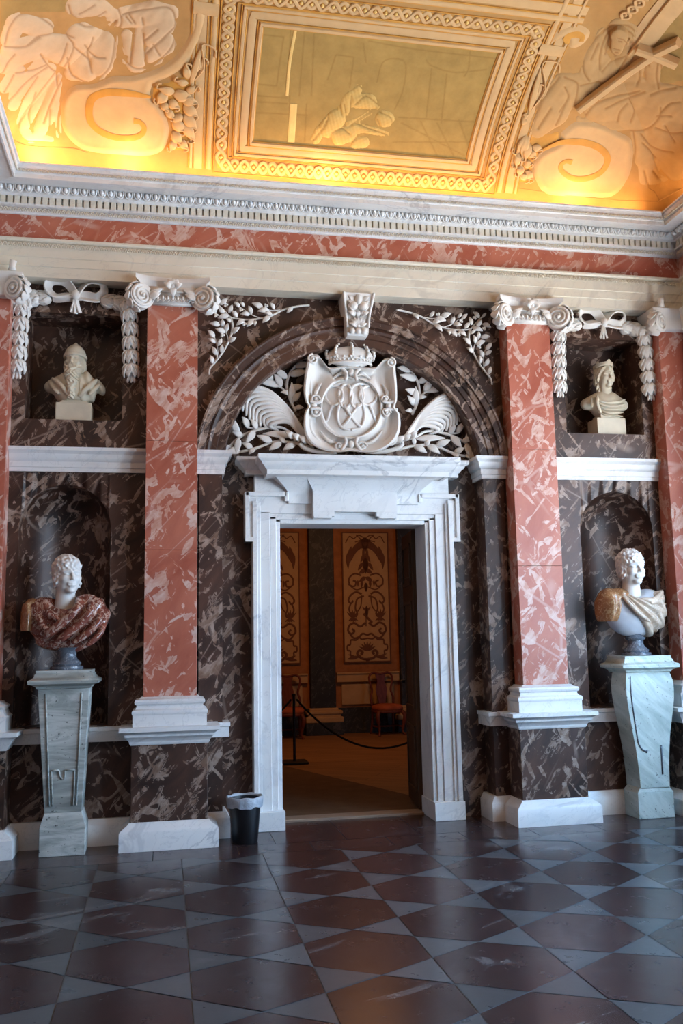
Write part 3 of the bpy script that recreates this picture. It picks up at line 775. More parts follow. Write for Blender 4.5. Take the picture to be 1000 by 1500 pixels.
# ------------------------------------------------------------------ keystone
t = thing('keystone', 'white carved keystone with leaf and shell over the crown of the arch', 'keystone', (0.01, -.0, 4.20))
m = MB(); kz = [(4.20, .092, -.13), (4.225, .098, -.155), (4.26, .10, -.15), (4.30, .105, -.14), (4.40, .115, -.155), (4.50, .135, -.20), (4.56, .142, -.225)]
for z, w, y in kz: m.v += [(-w+.01, 0.0, z), (-w+.01, y, z), (w+.01, y, z), (w+.01, 0.0, z)]
for i in range(len(kz)-1): m.f += [(4*i+k, 4*i+(k+1) % 4, 4*i+4+(k+1) % 4, 4*i+4+k) for k in range(4)]
m.f += [(0, 1, 2, 3), (24, 25, 26, 27)]
obj('block', m, M['stucco'], t, bevel=.006)
m = MB()
for k in (-1, 0, 1): m.tube([(.01+k*.055, -.155, 4.21), (.01+k*.055, -.165, 4.23), (.01+k*.055, -.155, 4.25)], [.026, .03, .026], 10)
for k in (-1, 1):
    m.tube(spl([(.01+k*.095, -.16, 4.27), (.01+k*.105, -.165, 4.38), (.01+k*.125, -.205, 4.49), (.01+k*.135, -.235, 4.56)]), .012, 6)
    m.ball((.01+k*.045, -.19, 4.45), (.042, .04, .04), 12, 8)
    for j in range(4): m.leaf((.01+k*.03, -.175, 4.37+j*.04), (.01+k*.095, -.185-.008*j, 4.40+j*.045), .02, (0, -1, 0), .01, .02)
m.ball((.01, -.20, 4.505), (.032, .045, .05), 12, 8)
for a in np.linspace(-1.25, 1.25, 7): m.leaf((.01, -.155, 4.27), (.01+.088*math.sin(a), -.165, 4.275+.085*math.cos(a)), .018, (0, -1, 0), .010, .02)
m.ball((.01, -.165, 4.275), (.022, .02, .016), 10, 6)
for k in (-1, 0, 1): m.leaf((.01+k*.03, -.16, 4.36), (.01+k*.05, -.18, 4.41), .02, (0, -1, 0), .012, .02)
obj('carving', m, M['stucco'], t, smooth=True)

# ------------------------------------------------------------------ painted vault
def covev(d):
    t = 1-np.clip(d, 0, HY)/HY; return 5.27+1.25*np.sqrt(np.maximum(0, 1-t*t))
def czv(x, y): return covev(np.minimum(np.minimum(-0.28-y, HX-np.abs(x)), HY+4.08+y))
def PCv(u, v):
    d = _f[None]+RT[None]*((u-500)/FPX)[:, None]+UP[None]*((750-v)/FPX)[:, None]
    g = lambda t: (lambda q: q[:, 2]-czv(q[:, 0], q[:, 1]))(CAM[None]+t[:, None]*d)
    lo = np.full(len(u), 2.0); hi = np.full(len(u), 9.0)
    for _ in range(70):
        t = lo+.1; ok = g(t) < 0; lo = np.where(ok, t, lo)
    hi = lo+.1
    for _ in range(16):
        m = (lo+hi)/2; ok = g(m) > 0; hi = np.where(ok, m, hi); lo = np.where(ok, lo, m)
    return CAM[None]+lo[:, None]*d
def normv(q):
    e = .02
    gx = (czv(q[:, 0]+e, q[:, 1])-czv(q[:, 0]-e, q[:, 1]))/(2*e); gy = (czv(q[:, 0], q[:, 1]+e)-czv(q[:, 0], q[:, 1]-e))/(2*e)
    n = np.stack([gx, gy, -np.ones(len(gx))], 1); return n/np.linalg.norm(n, axis=1)[:, None]

ds = np.concatenate([np.linspace(0, .1, 9)[:-1], np.linspace(.1, .6, 16)[:-1], np.linspace(.6, 1.6, 16)[:-1], np.linspace(1.6, HX, 12)])
xs = np.concatenate([-HX+ds[:-1], [0], (HX-ds[:-1])[::-1]])
dy = np.concatenate([ds, np.linspace(HX, HY, 6)[1:]])
ys = np.concatenate([-.28-dy, (REAR+.28+dy[:-1])[::-1]])
X_, Y_ = np.meshgrid(xs, ys, indexing='ij'); Zv = czv(X_.ravel(), Y_.ravel())
nx, ny = len(xs), len(ys)
fs = [(i*ny+j, (i+1)*ny+j, (i+1)*ny+j+1, i*ny+j+1) for i in range(nx-1) for j in range(ny-1)]
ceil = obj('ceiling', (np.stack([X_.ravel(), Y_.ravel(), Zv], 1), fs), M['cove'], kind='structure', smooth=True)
def strip(name, pts, w, h, mat, closed=False, mb=None, prof=None, lift=0.0):
    """band laid on the vault along cove points; prof = [(across -1..1, height 0..1)]"""
    pts = np.array(pts, float); N = len(pts); nr = normv(pts)
    tg = np.roll(pts, -1, 0)-np.roll(pts, 1, 0)
    if not closed: tg[0] = pts[1]-pts[0]; tg[-1] = pts[-1]-pts[-2]
    sd = np.cross(tg, nr); sd /= np.linalg.norm(sd, axis=1)[:, None]+1e-9
    w = np.broadcast_to(np.array(w, float), (N,)); prof = prof or [(-1, -1), (-1, .6), (-.6, 1), (.6, 1), (1, .6), (1, -1)]
    n = len(prof); b = MB() if mb is None else mb; vs = []
    for i in range(N):
        for a, k in prof: vs.append(pts[i]+sd[i]*w[i]*a+nr[i]*(h*k+lift))
    R = N if closed else N-1
    fs = [(i*n+k, i*n+k+1, ((i+1) % N)*n+k+1, ((i+1) % N)*n+k) for i in range(R) for k in range(n-1)]
    if not closed: fs += [tuple(range(n)), tuple((N-1)*n+k for k in range(n))]
    b.add(vs, fs)
    if mb is None: return obj(name, b, mat, ceil, angle=40)
def px(pts, f, n=6, smooth=True):
    pts = spl(pts, n) if smooth else pts
    a = np.array([f(*q) for q in pts]); return PCv(a[:, 0], a[:, 1])
LF = lambda x, y: (.32*x, .32*y); RF = lambda x, y: (740+.26*x, .26*y); MF = lambda x, y: (360+.4*x, 20+.4*y)
def rect(hx, d0, d1, n=28):
    """rectangle on the front vault from depth d0 to d1 (metres from the wall face)"""
    c = [(-hx, -d0), (hx, -d0), (hx, -d1), (-hx, -d1)]; out = []
    for (a, b), (c_, d) in zip(c, c[1:]+c[:1]):
        for k in range(n): q = k/n; x, y = a+(c_-a)*q, b+(d-b)*q; out.append((x, y, cz(x, y)))
    return np.array(out)
def fill(name, polypx, f, mat, lift=.003, step=4):
    """thin painted field covering a polygon of the vault"""
    pl = np.array([f(*q) for q in polypx]); lo = pl.min(0); hi = pl.max(0)
    U, V = np.meshgrid(np.arange(lo[0]-step, hi[0]+2*step, step), np.arange(lo[1]-step, hi[1]+2*step, step), indexing='ij')
    return relief(name, U, V, lambda u, v: np.clip(polysd(u, v, pl), -4, 1)*lift*2-lift, mat)
def polysd(u, v, pl):
    """signed distance to a polygon, positive inside"""
    d = np.full(u.shape, 1e9); ins = np.zeros(u.shape, bool)
    for (x0, y0), (x1, y1) in zip(pl, np.roll(pl, -1, 0)):
        ex, ey = x1-x0, y1-y0; t = np.clip(((u-x0)*ex+(v-y0)*ey)/(ex*ex+ey*ey+1e-9), 0, 1)
        d = np.minimum(d, np.hypot(u-x0-t*ex, v-y0-t*ey))
        c = ((y0 > v) != (y1 > v)) & (u < ex*(v-y0)/(ey if abs(ey) > 1e-9 else 1e-9)+x0); ins ^= c
    return np.where(ins, d, -d)
def linedist(u, v, lines):
    d = np.full(u.shape, 1e9)
    for pts in lines:
        pts = spl(pts, 4)
        for p, q in zip(pts[:-1], pts[1:]):
            e = q-p; t = np.clip(((u-p[0])*e[0]+(v-p[1])*e[1])/(e@e+1e-9), 0, 1); d = np.minimum(d, np.hypot(u-p[0]-t*e[0], v-p[1]-t*e[1]))
    return d
def set_ink(o, k):
    ca = o.data.color_attributes.new('ink', 'FLOAT_COLOR', 'POINT'); a = np.ones((len(k), 4)); a[:, :3] = np.asarray(k)[:, None]; ca.data.foreach_set('color', a.ravel())
def relief(name, U, V, hf, mat, label=None, ink=None, wd=1.3):
    H = hf(U, V)
    if ink:
        D = linedist(U, V, ink); I = np.exp(-(D/wd)**2); H = np.where(H > 0, H-.007*np.exp(-(D/(1.5*wd))**2), H)
    q = PCv(U.ravel(), V.ravel()); nn = normv(q)
    vs = q+nn*H.ravel()[:, None]; a, b = U.shape; keep = (H > -.003)
    fs = []
    for i in range(a-1):
        for j in range(b-1):
            if keep[i:i+2, j:j+2].any(): fs.append((i*b+j, (i+1)*b+j, (i+1)*b+j+1, i*b+j+1))
    used = sorted({k for f in fs for k in f}); mp = {k: i for i, k in enumerate(used)}
    o = obj(name, (vs[used], [tuple(mp[k] for k in f) for f in fs]), mat, ceil, smooth=True, label=label)
    if ink: set_ink(o, I.ravel()[used])
    return o
def strokes(u, v, st, k=.40, pxm=.0052):
    h = np.full(u.shape, -.02)
    for pts, rad in st:
        pts = [np.array(p, float) for p in pts]
        if not hasattr(rad, '__len__'): rad = [rad]*len(pts)
        for i in range(len(pts)-1):
            a, b = pts[i], pts[i+1]; e = b-a
            t = np.clip(((u-a[0])*e[0]+(v-a[1])*e[1])/(e@e+1e-9), 0, 1); r = rad[i]+(rad[i+1]-rad[i])*t
            d = np.hypot(u-a[0]-t*e[0], v-a[1]-t*e[1]); q = np.where(d < r, np.sqrt(np.maximum(0, 1-(d/r)**2))*r*pxm*k, -.02*np.clip((d-r)/6, 0, 1))
            h = smax(h, q, .006)
    return h-.004

# central painting with its frame and guilloche border
fr = rect(.935, .53, 1.385)
R4 = [(.0, -.2), (0, 1), (.0, 1)]
pl = []
m = MB()
NXP, NYP = 240, 110
X2, D2 = np.meshgrid(np.linspace(-.94, .94, NXP), np.linspace(.525, 1.39, NYP), indexing='ij'); q = np.stack([X2.ravel(), -D2.ravel(), czv(X2.ravel(), -D2.ravel())], 1); q += normv(q)*.002
o = obj('central_painting', (q, [(i*NYP+j, (i+1)*NYP+j, (i+1)*NYP+j+1, i*NYP+j+1) for i in range(NXP-1) for j in range(NYP-1)]), M['paint'], ceil, smooth=True, label='olive gold painting of a cloud-borne figure group in a hall')
ARCH = [[(165, 50), (150, 300)], [(160, 300), (160, 470)], [(215, 60), (195, 300)], [(222, 330), (215, 470)], [(40, 75), (138, 85)], [(138, 85), (112, 265)], [(112, 265), (40, 258)], [(35, 300), (150, 308)], [(35, 322), (150, 330)], [(30, 362), (225, 372)], [(330, 150), (395, 160)], [(395, 160), (380, 270)], [(300, 240), (330, 150)], [(480, 250), (500, 180), (545, 165), (585, 185), (575, 280), (545, 350)], [(680, 200), (660, 380)],
        [(735, 220), (715, 400)], [(450, 100), (620, 130), (920, 165)], [(560, 380), (900, 400)], [(570, 400), (800, 520)], [(640, 395), (700, 520)], [(700, 400), (760, 520)], [(540, 470), (830, 470)], [(180, 45), (262, 66)], [(60, 40), (440, 75)], [(820, 140), (815, 200), (800, 230)], [(660, 170), (680, 190), (760, 215), (880, 205)], [(780, 390), (820, 500)], [(250, 75), (240, 300)], [(430, 110), (440, 180)]]
_d = q-CAM[None]; _z = _d@_f; _up, _vp = 500+FPX*(_d@RT)/_z, 750-FPX*(_d@UP)/_z
set_ink(o, .55*np.exp(-(linedist(_up, _vp, [[MF(*p) for p in l] for l in ARCH])/1.1)**2))
m = MB()
for hx, d0, d1, w, h in ((.955, .516, 1.405, .016, .02), (1.02, .478, 1.465, .03, .008), (1.085, .446, 1.52, .014, .016)): strip('', rect(hx, d0, d1), w, h, None, True, m)
obj('picture_frame', m, M['fresco_cream'], ceil, angle=40)
m = MB()
for hx, d0, d1 in ((.937, .53, 1.387), (.977, .500, 1.425), (1.066, .460, 1.502), (1.105, .432, 1.537), (1.140, .426, 1.545), (1.258, .350, 1.655)): strip('', rect(hx, d0, d1), .0045, .006, None, True, m, lift=.004)
for s_ in (-1, 1):
    for xx in (1.278, 1.322, 1.35, 1.43, 1.468): strip('', [(s_*xx, -y, cz(s_*xx, -y)) for y in np.linspace(.36, 1.68, 40)], .004, .006, None, False, m, lift=.003)
for d in (1.70, 1.745, 1.84, 1.95): strip('', [(x, -d, cz(x, -d)) for x in np.linspace(-1.5, 1.5, 40)], .006, .006, None, False, m, lift=.003)
obj('frame_lines', m, M['fresco_gold'], ceil)
strip('guilloche_ground', rect(1.20, .388, 1.60), .040, .004, M['fresco_gold'], True)
m = MB(); g = MB()
c4 = [(-1.20, .388), (1.20, .388), (1.20, 1.60), (-1.20, 1.60)]
for (a, b), (c_, d) in zip(c4, c4[1:]+c4[:1]):
    L = math.hypot(c_-a, d-b)*(1.0 if b == d else 1.15); n = int(round(L/.080)); K = n*8
    for s in (-1, 1):
        pts = []
        for i in range(K+1):
            q = i/K; o = s*(.036 if b != d or b > 1 else .026)*math.sin(PI*q*n); x, y = a+(c_-a)*q+(0 if b == d else o), -(b+(d-b)*q+(o if b == d else 0)); pts.append((x, y, cz(x, y)))
        strip('', pts, .0145, .014+.003*s, None, False, m)
    for i in range(n):
        q = (i+.5)/n; x, y = a+(c_-a)*q, -(b+(d-b)*q); p_ = np.array((x, y, cz(x, y))); g.ball(p_+cove_normal(p_)*.008, .015, 8, 5)
obj('guilloche', m, M['fresco_cream'], ceil, angle=40); obj('guilloche_rosettes', g, M['fresco_yellow'], ceil, smooth=True)
m = MB()
for s in (-1, 1):
    for xx, w, h in ((1.30, .018, .012), (1.39, .035, .006), (1.45, .012, .012)):
        strip('', [(s*xx, -y, cz(s*xx, -y)) for y in np.linspace(.36, 1.95, 40)], w, h, None, False, m)
for d, w, h in ((1.72, .02, .014), (1.80, .035, .008)): strip('', [(x, -d, cz(x, -d)) for x in np.linspace(-1.5, 1.5, 40)], w, h, None, False, m)
obj('border_mouldings', m, M['fresco_cream'], ceil, angle=40)
m = MB(); strip('', [(x, -.325+(-.0), cz(x, -.325)) for x in np.linspace(-3.0, 3.0, 80)], .008, .004, None, False, m)
for s in (-1, 1):
    strip('', [(s*(HX-.06), -y, cz(s*(HX-.06), -y)) for y in np.linspace(.34, 6, 80)], .008, .004, None, False, m)
obj('lower_border_line', m, M['fresco_line'], ceil)
# figure group and architecture of the central painting
grp = [([(380, 300), (360, 350)], [22, 26]), ([(400, 290), (410, 275)], [18, 20]), ([(405, 320), (450, 320), (480, 340)], [28, 30, 14]), ([(455, 360), (380, 405)], [12, 16]), ([(330, 385), (300, 420)], [36, 36]),
       ([(270, 430), (255, 460)], [22, 20]), ([(340, 450), (380, 440)], [34, 30]), ([(400, 420), (470, 430), (515, 440)], [24, 18, 12]), ([(505, 385), (515, 385)], [34, 30]), ([(430, 470), (400, 475)], [24, 22]), ([(360, 320), (370, 360)], [14, 12])]
grp = [([MF(*p) for p in a], [x*.4 for x in r]) for a, r in grp]
U, V = np.meshgrid(np.arange(444, 592, 1.5), np.arange(110, 226, 1.5), indexing='ij')
relief('painted_figure_group', U, V, lambda u, v: strokes(u, v, grp, .34)+.003*np.sin(u*.9+v*.5)*np.sin(v*.8-u*.3), M['fig_y'], ink=[[MF(*p) for p in l] for l in ([(350, 370), (345, 310), (380, 280), (410, 262), (435, 285)], [(385, 300), (380, 370)], [(400, 330), (440, 300), (485, 335)], [(470, 350), (440, 370), (380, 410)], [(300, 380), (280, 420), (240, 470)], [(320, 480), (310, 440), (350, 420), (380, 440)], [(400, 400), (450, 420), (515, 445), (510, 470)], [(490, 360), (530, 380), (530, 420), (495, 415), (480, 385)], [(380, 480), (420, 440), (480, 450)], [(360, 330), (365, 360)], [(400, 380), (430, 360)])], wd=.9)
m = MB(); strip('', px([(182, 55), (160, 180), (150, 300)], MF), .012, .005, None, False, m, lift=.002); strip('', px([(175, 330), (165, 470)], MF), .03, .004, None, False, m, lift=.002)
obj('painted_column', m, M['fresco_yellow'], ceil)

# gold grounds, acanthus, scrolls
fill('gold_ground', [(935, 180), (905, 290), (850, 340), (790, 365), (700, 395), (690, 440), (770, 520), (790, 600), (750, 690), (905, 695), (915, 420), (945, 170)], LF, M['fresco_gold'])
fill('gold_ground', [(215, 340), (165, 470), (95, 640), (45, 850), (20, 1025), (160, 1025), (150, 930), (200, 850), (300, 790), (305, 740), (130, 760), (130, 620), (200, 460), (228, 330)], RF, M['fresco_gold'])
def acanthus(name, leaves, f, s):
    m = MB()
    for a, b, w in leaves:
        p, q = px([a, b], f, 1, False); m.leaf(p, q, w*s*1.15, cove_normal(p), .012, .02, 7); e = q-p; n_ = cove_normal(p); sd = np.cross(e, n_)*.35; m.tube(spl([p, p+e*.5+sd*.5+n_*.02, q+n_*.02, q+sd*.8+n_*.02, q-e*.18+sd+n_*.018], 4), .007, 6)
    return obj(name, m, M['fresco_cream'], ceil, smooth=True)
acanthus('acanthus', [((870, 385), (925, 200), 14), ((880, 330), (930, 260), 16), ((860, 360), (850, 290), 18), ((860, 380), (800, 365), 16), ((850, 420), (905, 390), 16), ((800, 420), (720, 400), 20), ((760, 420), (720, 470), 24), ((740, 470), (770, 500), 20), ((790, 430), (880, 440), 28), ((830, 450), (905, 470), 24), ((840, 480), (905, 530), 26),
    ((840, 520), (900, 590), 26), ((840, 560), (890, 640), 24), ((800, 520), (830, 560), 26), ((790, 550), (850, 600), 26), ((790, 600), (830, 660), 24), ((800, 640), (780, 690), 18), ((820, 640), (860, 680), 20), ((770, 460), (820, 490), 22), ((760, 500), (800, 540), 18)], LF, .00165)
acanthus('acanthus', [((130, 640), (205, 350), 16), ((140, 560), (190, 470), 18), ((120, 660), (100, 640), 18), ((110, 700), (95, 660), 16), ((120, 760), (60, 860), 26), ((120, 760), (90, 880), 26), ((130, 800), (110, 900), 26), ((150, 820), (205, 840), 22), ((130, 850), (170, 880), 24), ((70, 860), (60, 940), 20), ((100, 920), (150, 920), 24), ((90, 930), (70, 990), 24), ((110, 960), (155, 1010), 24), ((80, 980), (130, 1010), 20)], RF, .00140)
def scroll(name, f, outline, groove, lab):
    pl = np.array([f(*q) for q in spl(outline+outline[:1], 6)]); lo = pl.min(0)-4; hi = pl.max(0)+4
    U, V = np.meshgrid(np.arange(lo[0], hi[0], 1.6), np.arange(lo[1], hi[1], 1.6), indexing='ij')
    def hf(u, v): d = polysd(u, v, pl); return np.clip(d, -3, 6)/6*.018+.003*np.exp(-((d-9)/3)**2)-.003
    o = relief(name, U, V, hf, M['fresco_cream'], lab)
    q = px(groove, f, 8); n = len(q); w = np.interp(np.arange(n)/n, [0, .15, .55, .9, 1], [.010, .030, .026, .018, .024])
    strip('scroll_groove', q, w, .004, M['fresco_gold'], lift=.016)
    return o
scroll('painted_scroll', LF, [(700, 385), (790, 345), (860, 290), (910, 200), (945, 60), (890, 30), (870, 140), (810, 245), (720, 310), (600, 345), (520, 345), (430, 380), (340, 390), (290, 440), (275, 510), (290, 600), (350, 670), (430, 700), (560, 712), (680, 715), (750, 685), (775, 610), (765, 540), (730, 480), (690, 440)],
    [(690, 440), (640, 430), (560, 420), (480, 420), (425, 445), (408, 500), (420, 560), (470, 605), (540, 628), (610, 628), (650, 610), (660, 580), (640, 555), (612, 550)], 'cream scroll with ochre spiral groove')
scroll('painted_scroll', RF, [(310, 745), (400, 680), (520, 690), (640, 740), (715, 790), (720, 900), (690, 1010), (600, 1110), (420, 1110), (230, 1095), (165, 1010), (155, 930), (200, 855), (300, 800)],
    [(190, 850), (300, 800), (400, 793), (500, 815), (560, 860), (570, 910), (530, 970), (450, 1003), (370, 1000), (315, 960), (310, 925), (340, 905), (372, 910)], 'cream scroll with ochre spiral groove')
scroll('painted_scroll', RF, [(250, 260), (270, 190), (350, 140), (430, 140), (480, 180), (450, 240), (390, 275), (350, 260), (345, 225), (300, 230)], [(345, 240), (350, 200), (400, 185), (430, 200), (425, 225)], None)
m = MB(); strip('', px([(885, 28), (1000, 45)], LF, 4, False), .05, .02, None, False, m); strip('', px([(190, 270), (320, 290)], RF, 4, False), .045, .02, None, False, m); obj('painted_shelf', m, M['fresco_cream'], ceil, angle=40)
# seated figure of the left corner
lf = [([(70, 110), (40, 180)], [50, 40]), ([(90, 100), (200, 130)], [45, 50]), ([(60, 240), (190, 210)], [60, 60]), ([(200, 200), (330, 240), (390, 330)], [60, 80, 50]), ([(120, 230), (20, 290)], [55, 50]),
      ([(380, 190), (470, 200), (460, 290)], [90, 60, 60]), ([(400, 320), (330, 330)], [50, 40]), ([(340, 30), (450, 40)], [45, 40]), ([(350, 60), (470, 30), (520, 70)], [30, 32, 30]), ([(515, 70), (500, 140)], [22, 9]), ([(530, 75), (520, 130)], [20, 8]), ([(540, 80), (543, 130)], [16, 8]), ([(500, 80), (490, 130)], [18, 8]),
      ([(620, 290), (635, 190), (640, 130)], [44, 30, 22]), ([(640, 125), (655, 75)], [14, 6]), ([(630, 120), (625, 80)], [10, 6]), ([(620, 115), (600, 65)], [10, 6]), ([(612, 120), (580, 80)], [10, 6]),
      ([(560, 80), (700, 60), (780, 60)], [50, 60, 40]), ([(700, 160), (760, 110)], [60, 50]), ([(580, 160), (590, 240)], [28, 20]), ([(690, 250), (760, 200)], [40, 50]),
      ([(190, 290), (80, 420), (60, 480)], [34, 40, 30]), ([(230, 320), (150, 460), (110, 560)], [34, 44, 36]), ([(260, 360), (220, 520), (170, 620)], [30, 44, 30]), ([(80, 330), (20, 400)], [40, 30]), ([(100, 590), (140, 630), (230, 640)], [24, 28, 20]), ([(260, 480), (270, 620)], [20, 16]),
      ([(120, 200), (60, 215)], [16, 8]), ([(200, 270), (150, 310), (60, 340)], [14, 12, 8]), ([(230, 310), (160, 350)], [12, 6]), ([(300, 200), (260, 380)], [10, 5]), ([(320, 320), (400, 375), (470, 350), (520, 260), (540, 150)], [10, 14, 14, 14, 12]), ([(540, 170), (570, 280), (640, 320), (730, 280), (790, 180)], [12, 14, 14, 14, 12])]
lf = [([LF(*p) for p in a], [x*.32 for x in (r if hasattr(r, '__len__') else [r]*len(a))]) for a, r in lf]
LINK = [[(20,200),(40,120),(80,70),(150,65),(230,110),(250,150)],[(120,200),(180,160),(260,150),(330,160)],[(20,210),(110,205),(180,165)],[(180,240),(220,300),(260,330)],[(210,295),(140,320),(70,330)],[(215,305),(120,370),(50,450),(20,500)],[(250,330),(170,430),(100,530),(80,590)],[(290,350),(240,450),(200,560)],[(300,420),(270,520),(270,610),(320,660)],[(80,590),(110,640),(200,650),(320,665)],[(290,70),(300,150),(330,200),(290,300)],
 [(300,190),(260,320),(262,390)],[(330,200),(390,250),(410,280)],[(300,250),(330,340),(400,375)],[(310,20),(330,70),(380,90),(440,75),(480,50)],[(480,100),(500,140)],[(505,135),(530,90)],[(540,140),(555,90),(540,40)],[(575,70),(600,100)],[(590,60),(615,100)],[(650,75),(655,110)],[(610,160),(595,290)],[(655,150),(665,280)],[(340,345),(400,378),(460,350),(510,280),(530,140)],[(540,140),(560,250),(600,300),(650,310),(720,280),(790,200),(800,110)],
 [(560,60),(650,40),(760,30),(800,80),(800,250)],[(670,240),(800,120)],[(660,180),(720,130)],[(380,190),(430,250),(480,260)],[(420,160),(400,230),(420,330)],[(340,100),(420,120),(500,100)],[(60,340),(20,420)],[(170,350),(100,460)],[(360,60),(430,20)],[(700,200),(730,250)],[(160,420),(130,520),(150,600)],[(230,500),(225,600)],[(60,240),(30,280),(10,330)]]
RINK = [[(430,310),(520,200),(600,140),(690,140),(740,190),(740,230)],[(530,390),(530,300),(570,190),(640,155),(710,180),(730,230)],[(560,300),(590,180)],[(430,310),(440,400),(470,450)],[(520,240),(480,330)],[(540,400),(600,340),(680,310)],[(680,320),(600,450)],[(330,430),(400,460),(400,520),(385,595)],[(300,430),(230,520),(150,640)],[(330,480),(350,540),(300,620)],[(385,600),(430,660)],[(420,480),(520,460),(570,480),(560,510)],[(540,480),(565,500)],[(530,495),(555,520)],[(515,505),(545,540)],
 [(440,660),(500,580),(620,530),(760,500)],[(470,610),(520,560)],[(560,600),(680,540),(790,505)],[(630,680),(640,620),(680,570)],[(500,690),(600,740),(700,735),(800,720),(870,650),(880,590)],[(880,620),(930,570),(990,560)],[(860,640),(940,640)],[(720,740),(730,830),(725,900)],[(760,750),(830,820),(950,850)],[(850,710),(930,740),(1000,735)],[(740,940),(740,1020),(780,1050),(870,1040),(920,1020)],[(780,960),(800,1040)],[(830,960),(860,1000)],[(770,800),(850,880)],
 [(745,330),(755,430),(740,470)],[(760,300),(820,300),(870,340),(880,400)],[(775,345),(790,365)],[(800,335),(810,365)],[(860,350),(850,430),(865,490)],[(250,600),(180,720)],[(340,560),(280,700)],[(200,560),(140,720)],[(690,540),(720,610),(700,680)],[(900,700),(960,790)],[(820,520),(880,500),(960,490)],[(600,190),(560,260),(590,320)]]
def folds(u, v, f0, amp):
    return amp*(np.sin(f0*(u*.8+v*.6)+2.5*np.sin(.03*u+.05*v))*np.sin(.05*v-.03*u+1.0))
U, V = np.meshgrid(np.arange(-10, 262, 1.2), np.arange(-8, 222, 1.2), indexing='ij')
relief('painted_figure', U, V, lambda u, v: (lambda h: np.where(h > 0, h+folds(u, v, .42, .0012), h))(strokes(u, v, lf, .27)), M['fig_l'], 'cream draped seated figure with open hand', [[LF(*p) for p in l] for l in LINK])
# veiled figure holding a cross, right corner
rf = [([(640, 170), (700, 190)], [70, 60]), ([(560, 200), (510, 320)], [50, 60]), ([(655, 215), (640, 240)], [60, 52]), ([(600, 190), (500, 300), (470, 420)], [40, 44, 60]), ([(680, 300), (640, 400)], [50, 80]), ([(560, 330), (560, 420)], [40, 60]),
      ([(400, 460), (330, 500), (260, 620), (180, 720)], [50, 90, 100, 60]), ([(360, 480), (410, 560)], [70, 60]), ([(440, 490), (520, 495)], [44, 34]), ([(520, 490), (565, 490)], [26, 14]), ([(520, 500), (560, 515)], [22, 11]), ([(510, 510), (545, 535)], [20, 10]),
      ([(760, 330), (740, 440)], [40, 30]), ([(830, 330), (830, 460)], [52, 44]), ([(860, 350), (850, 420)], [40, 26]), ([(790, 340), (800, 370)], [26, 18]), ([(775, 340), (795, 362)], [12, 8]), ([(805, 335), (815, 360)], [12, 8]),
      ([(520, 600), (700, 560), (860, 540)], [90, 110, 80]), ([(700, 640), (860, 620)], [90, 100]), ([(860, 560), (1010, 600)], [100, 110]), ([(600, 700), (760, 720)], [40, 30]), ([(420, 670), (540, 690), (640, 740)], [26, 24, 16]),
      ([(760, 740), (800, 880), (820, 1000)], [60, 80, 50]), ([(860, 720), (900, 860), (960, 960)], [70, 80, 60]), ([(960, 720), (1010, 840)], [80, 90]), ([(760, 900), (780, 1020)], [30, 26]), ([(850, 1010), (900, 1020)], [36, 24]), ([(700, 440), (760, 470)], [40, 40]),
      ([(450, 290), (440, 420), (470, 450)], [14, 18, 14]), ([(580, 180), (530, 280), (520, 400)], [12, 12, 10]), ([(720, 190), (690, 280), (540, 410)], [12, 12, 8]), ([(790, 500), (660, 520), (560, 600)], [16, 18, 10]), ([(880, 640), (820, 720), (720, 735)], [14, 14, 10]), ([(720, 740), (740, 860)], [12, 10]), ([(800, 760), (900, 850), (980, 860)], [12, 14, 8]), ([(400, 480), (390, 590), (430, 650)], [14, 16, 10]), ([(300, 520), (260, 640)], [16, 10]), ([(780, 960), (810, 1060)], [8, 6])]
rf = [([RF(*p) for p in a], [x*.26 for x in (r if hasattr(r, '__len__') else [r]*len(a))]) for a, r in rf]
U, V = np.meshgrid(np.arange(775, 1012, 1.2), np.arange(22, 292, 1.2), indexing='ij')
relief('painted_figure', U, V, lambda u, v: (lambda h: np.where(h > 0, h+folds(u, v, .40, .0014), h))(strokes(u, v, rf, .27)), M['fig_r'], 'tan veiled figure clasping a long cross', [[RF(*p) for p in l] for l in RINK])
face = [([(645, 185), (632, 250)], [50, 36]), ([(660, 205), (685, 222)], [7, 13]), ([(622, 243), (645, 248)], [9, 8]), ([(650, 182), (672, 190)], [9, 7]), ([(690, 210), (702, 205)], [8, 6])]
face = [([RF(*p) for p in a], [x*.26 for x in r]) for a, r in face]
U, V = np.meshgrid(np.arange(884, 930, .7), np.arange(30, 82, .7), indexing='ij')
relief('painted_face', U, V, lambda u, v: (lambda h: np.where(h > -.003, h+.046, -.02))(strokes(u, v, face, .3)), M['fig_r'], None, [[RF(*p) for p in l] for l in ([(640, 178), (668, 188)], [(645, 196), (662, 200)], [(692, 205), (706, 202)], [(672, 190), (690, 222), (676, 230)], [(618, 243), (650, 250)], [(625, 262), (640, 264)], [(600, 190), (598, 260), (630, 285)])], .8)
m = MB()
strip('', px([(400, 605), (690, 390), (860, 275), (985, 215)], RF, 4, False)[::1], .032, .035, None, False, m, lift=.04)
strip('', px([(745, 250), (860, 290), (975, 340)], RF, 4, False), .032, .035, None, False, m, lift=.045)
obj('painted_cross', m, M['fresco_cream'], ceil, angle=30, label='pale cross held by the veiled figure')
m = MB()
for a in ([(1, 600), (60, 640), (140, 670), (330, 680), (400, 700)],): strip('', px(a, LF, 4), .006, .004, None, False, m)
strip('', px([(0, 1052), (400, 1108), (640, 1130), (860, 1135), (1000, 1060)], RF, 5, False), .005, .003, None, False, m)
for a in ([(800, 960), (805, 1060), (840, 1080), (865, 1125)],): strip('', px(a, RF, 3, False), .003, .003, None, False, m)
obj('painted_contours', m, M['fresco_line'], ceil)
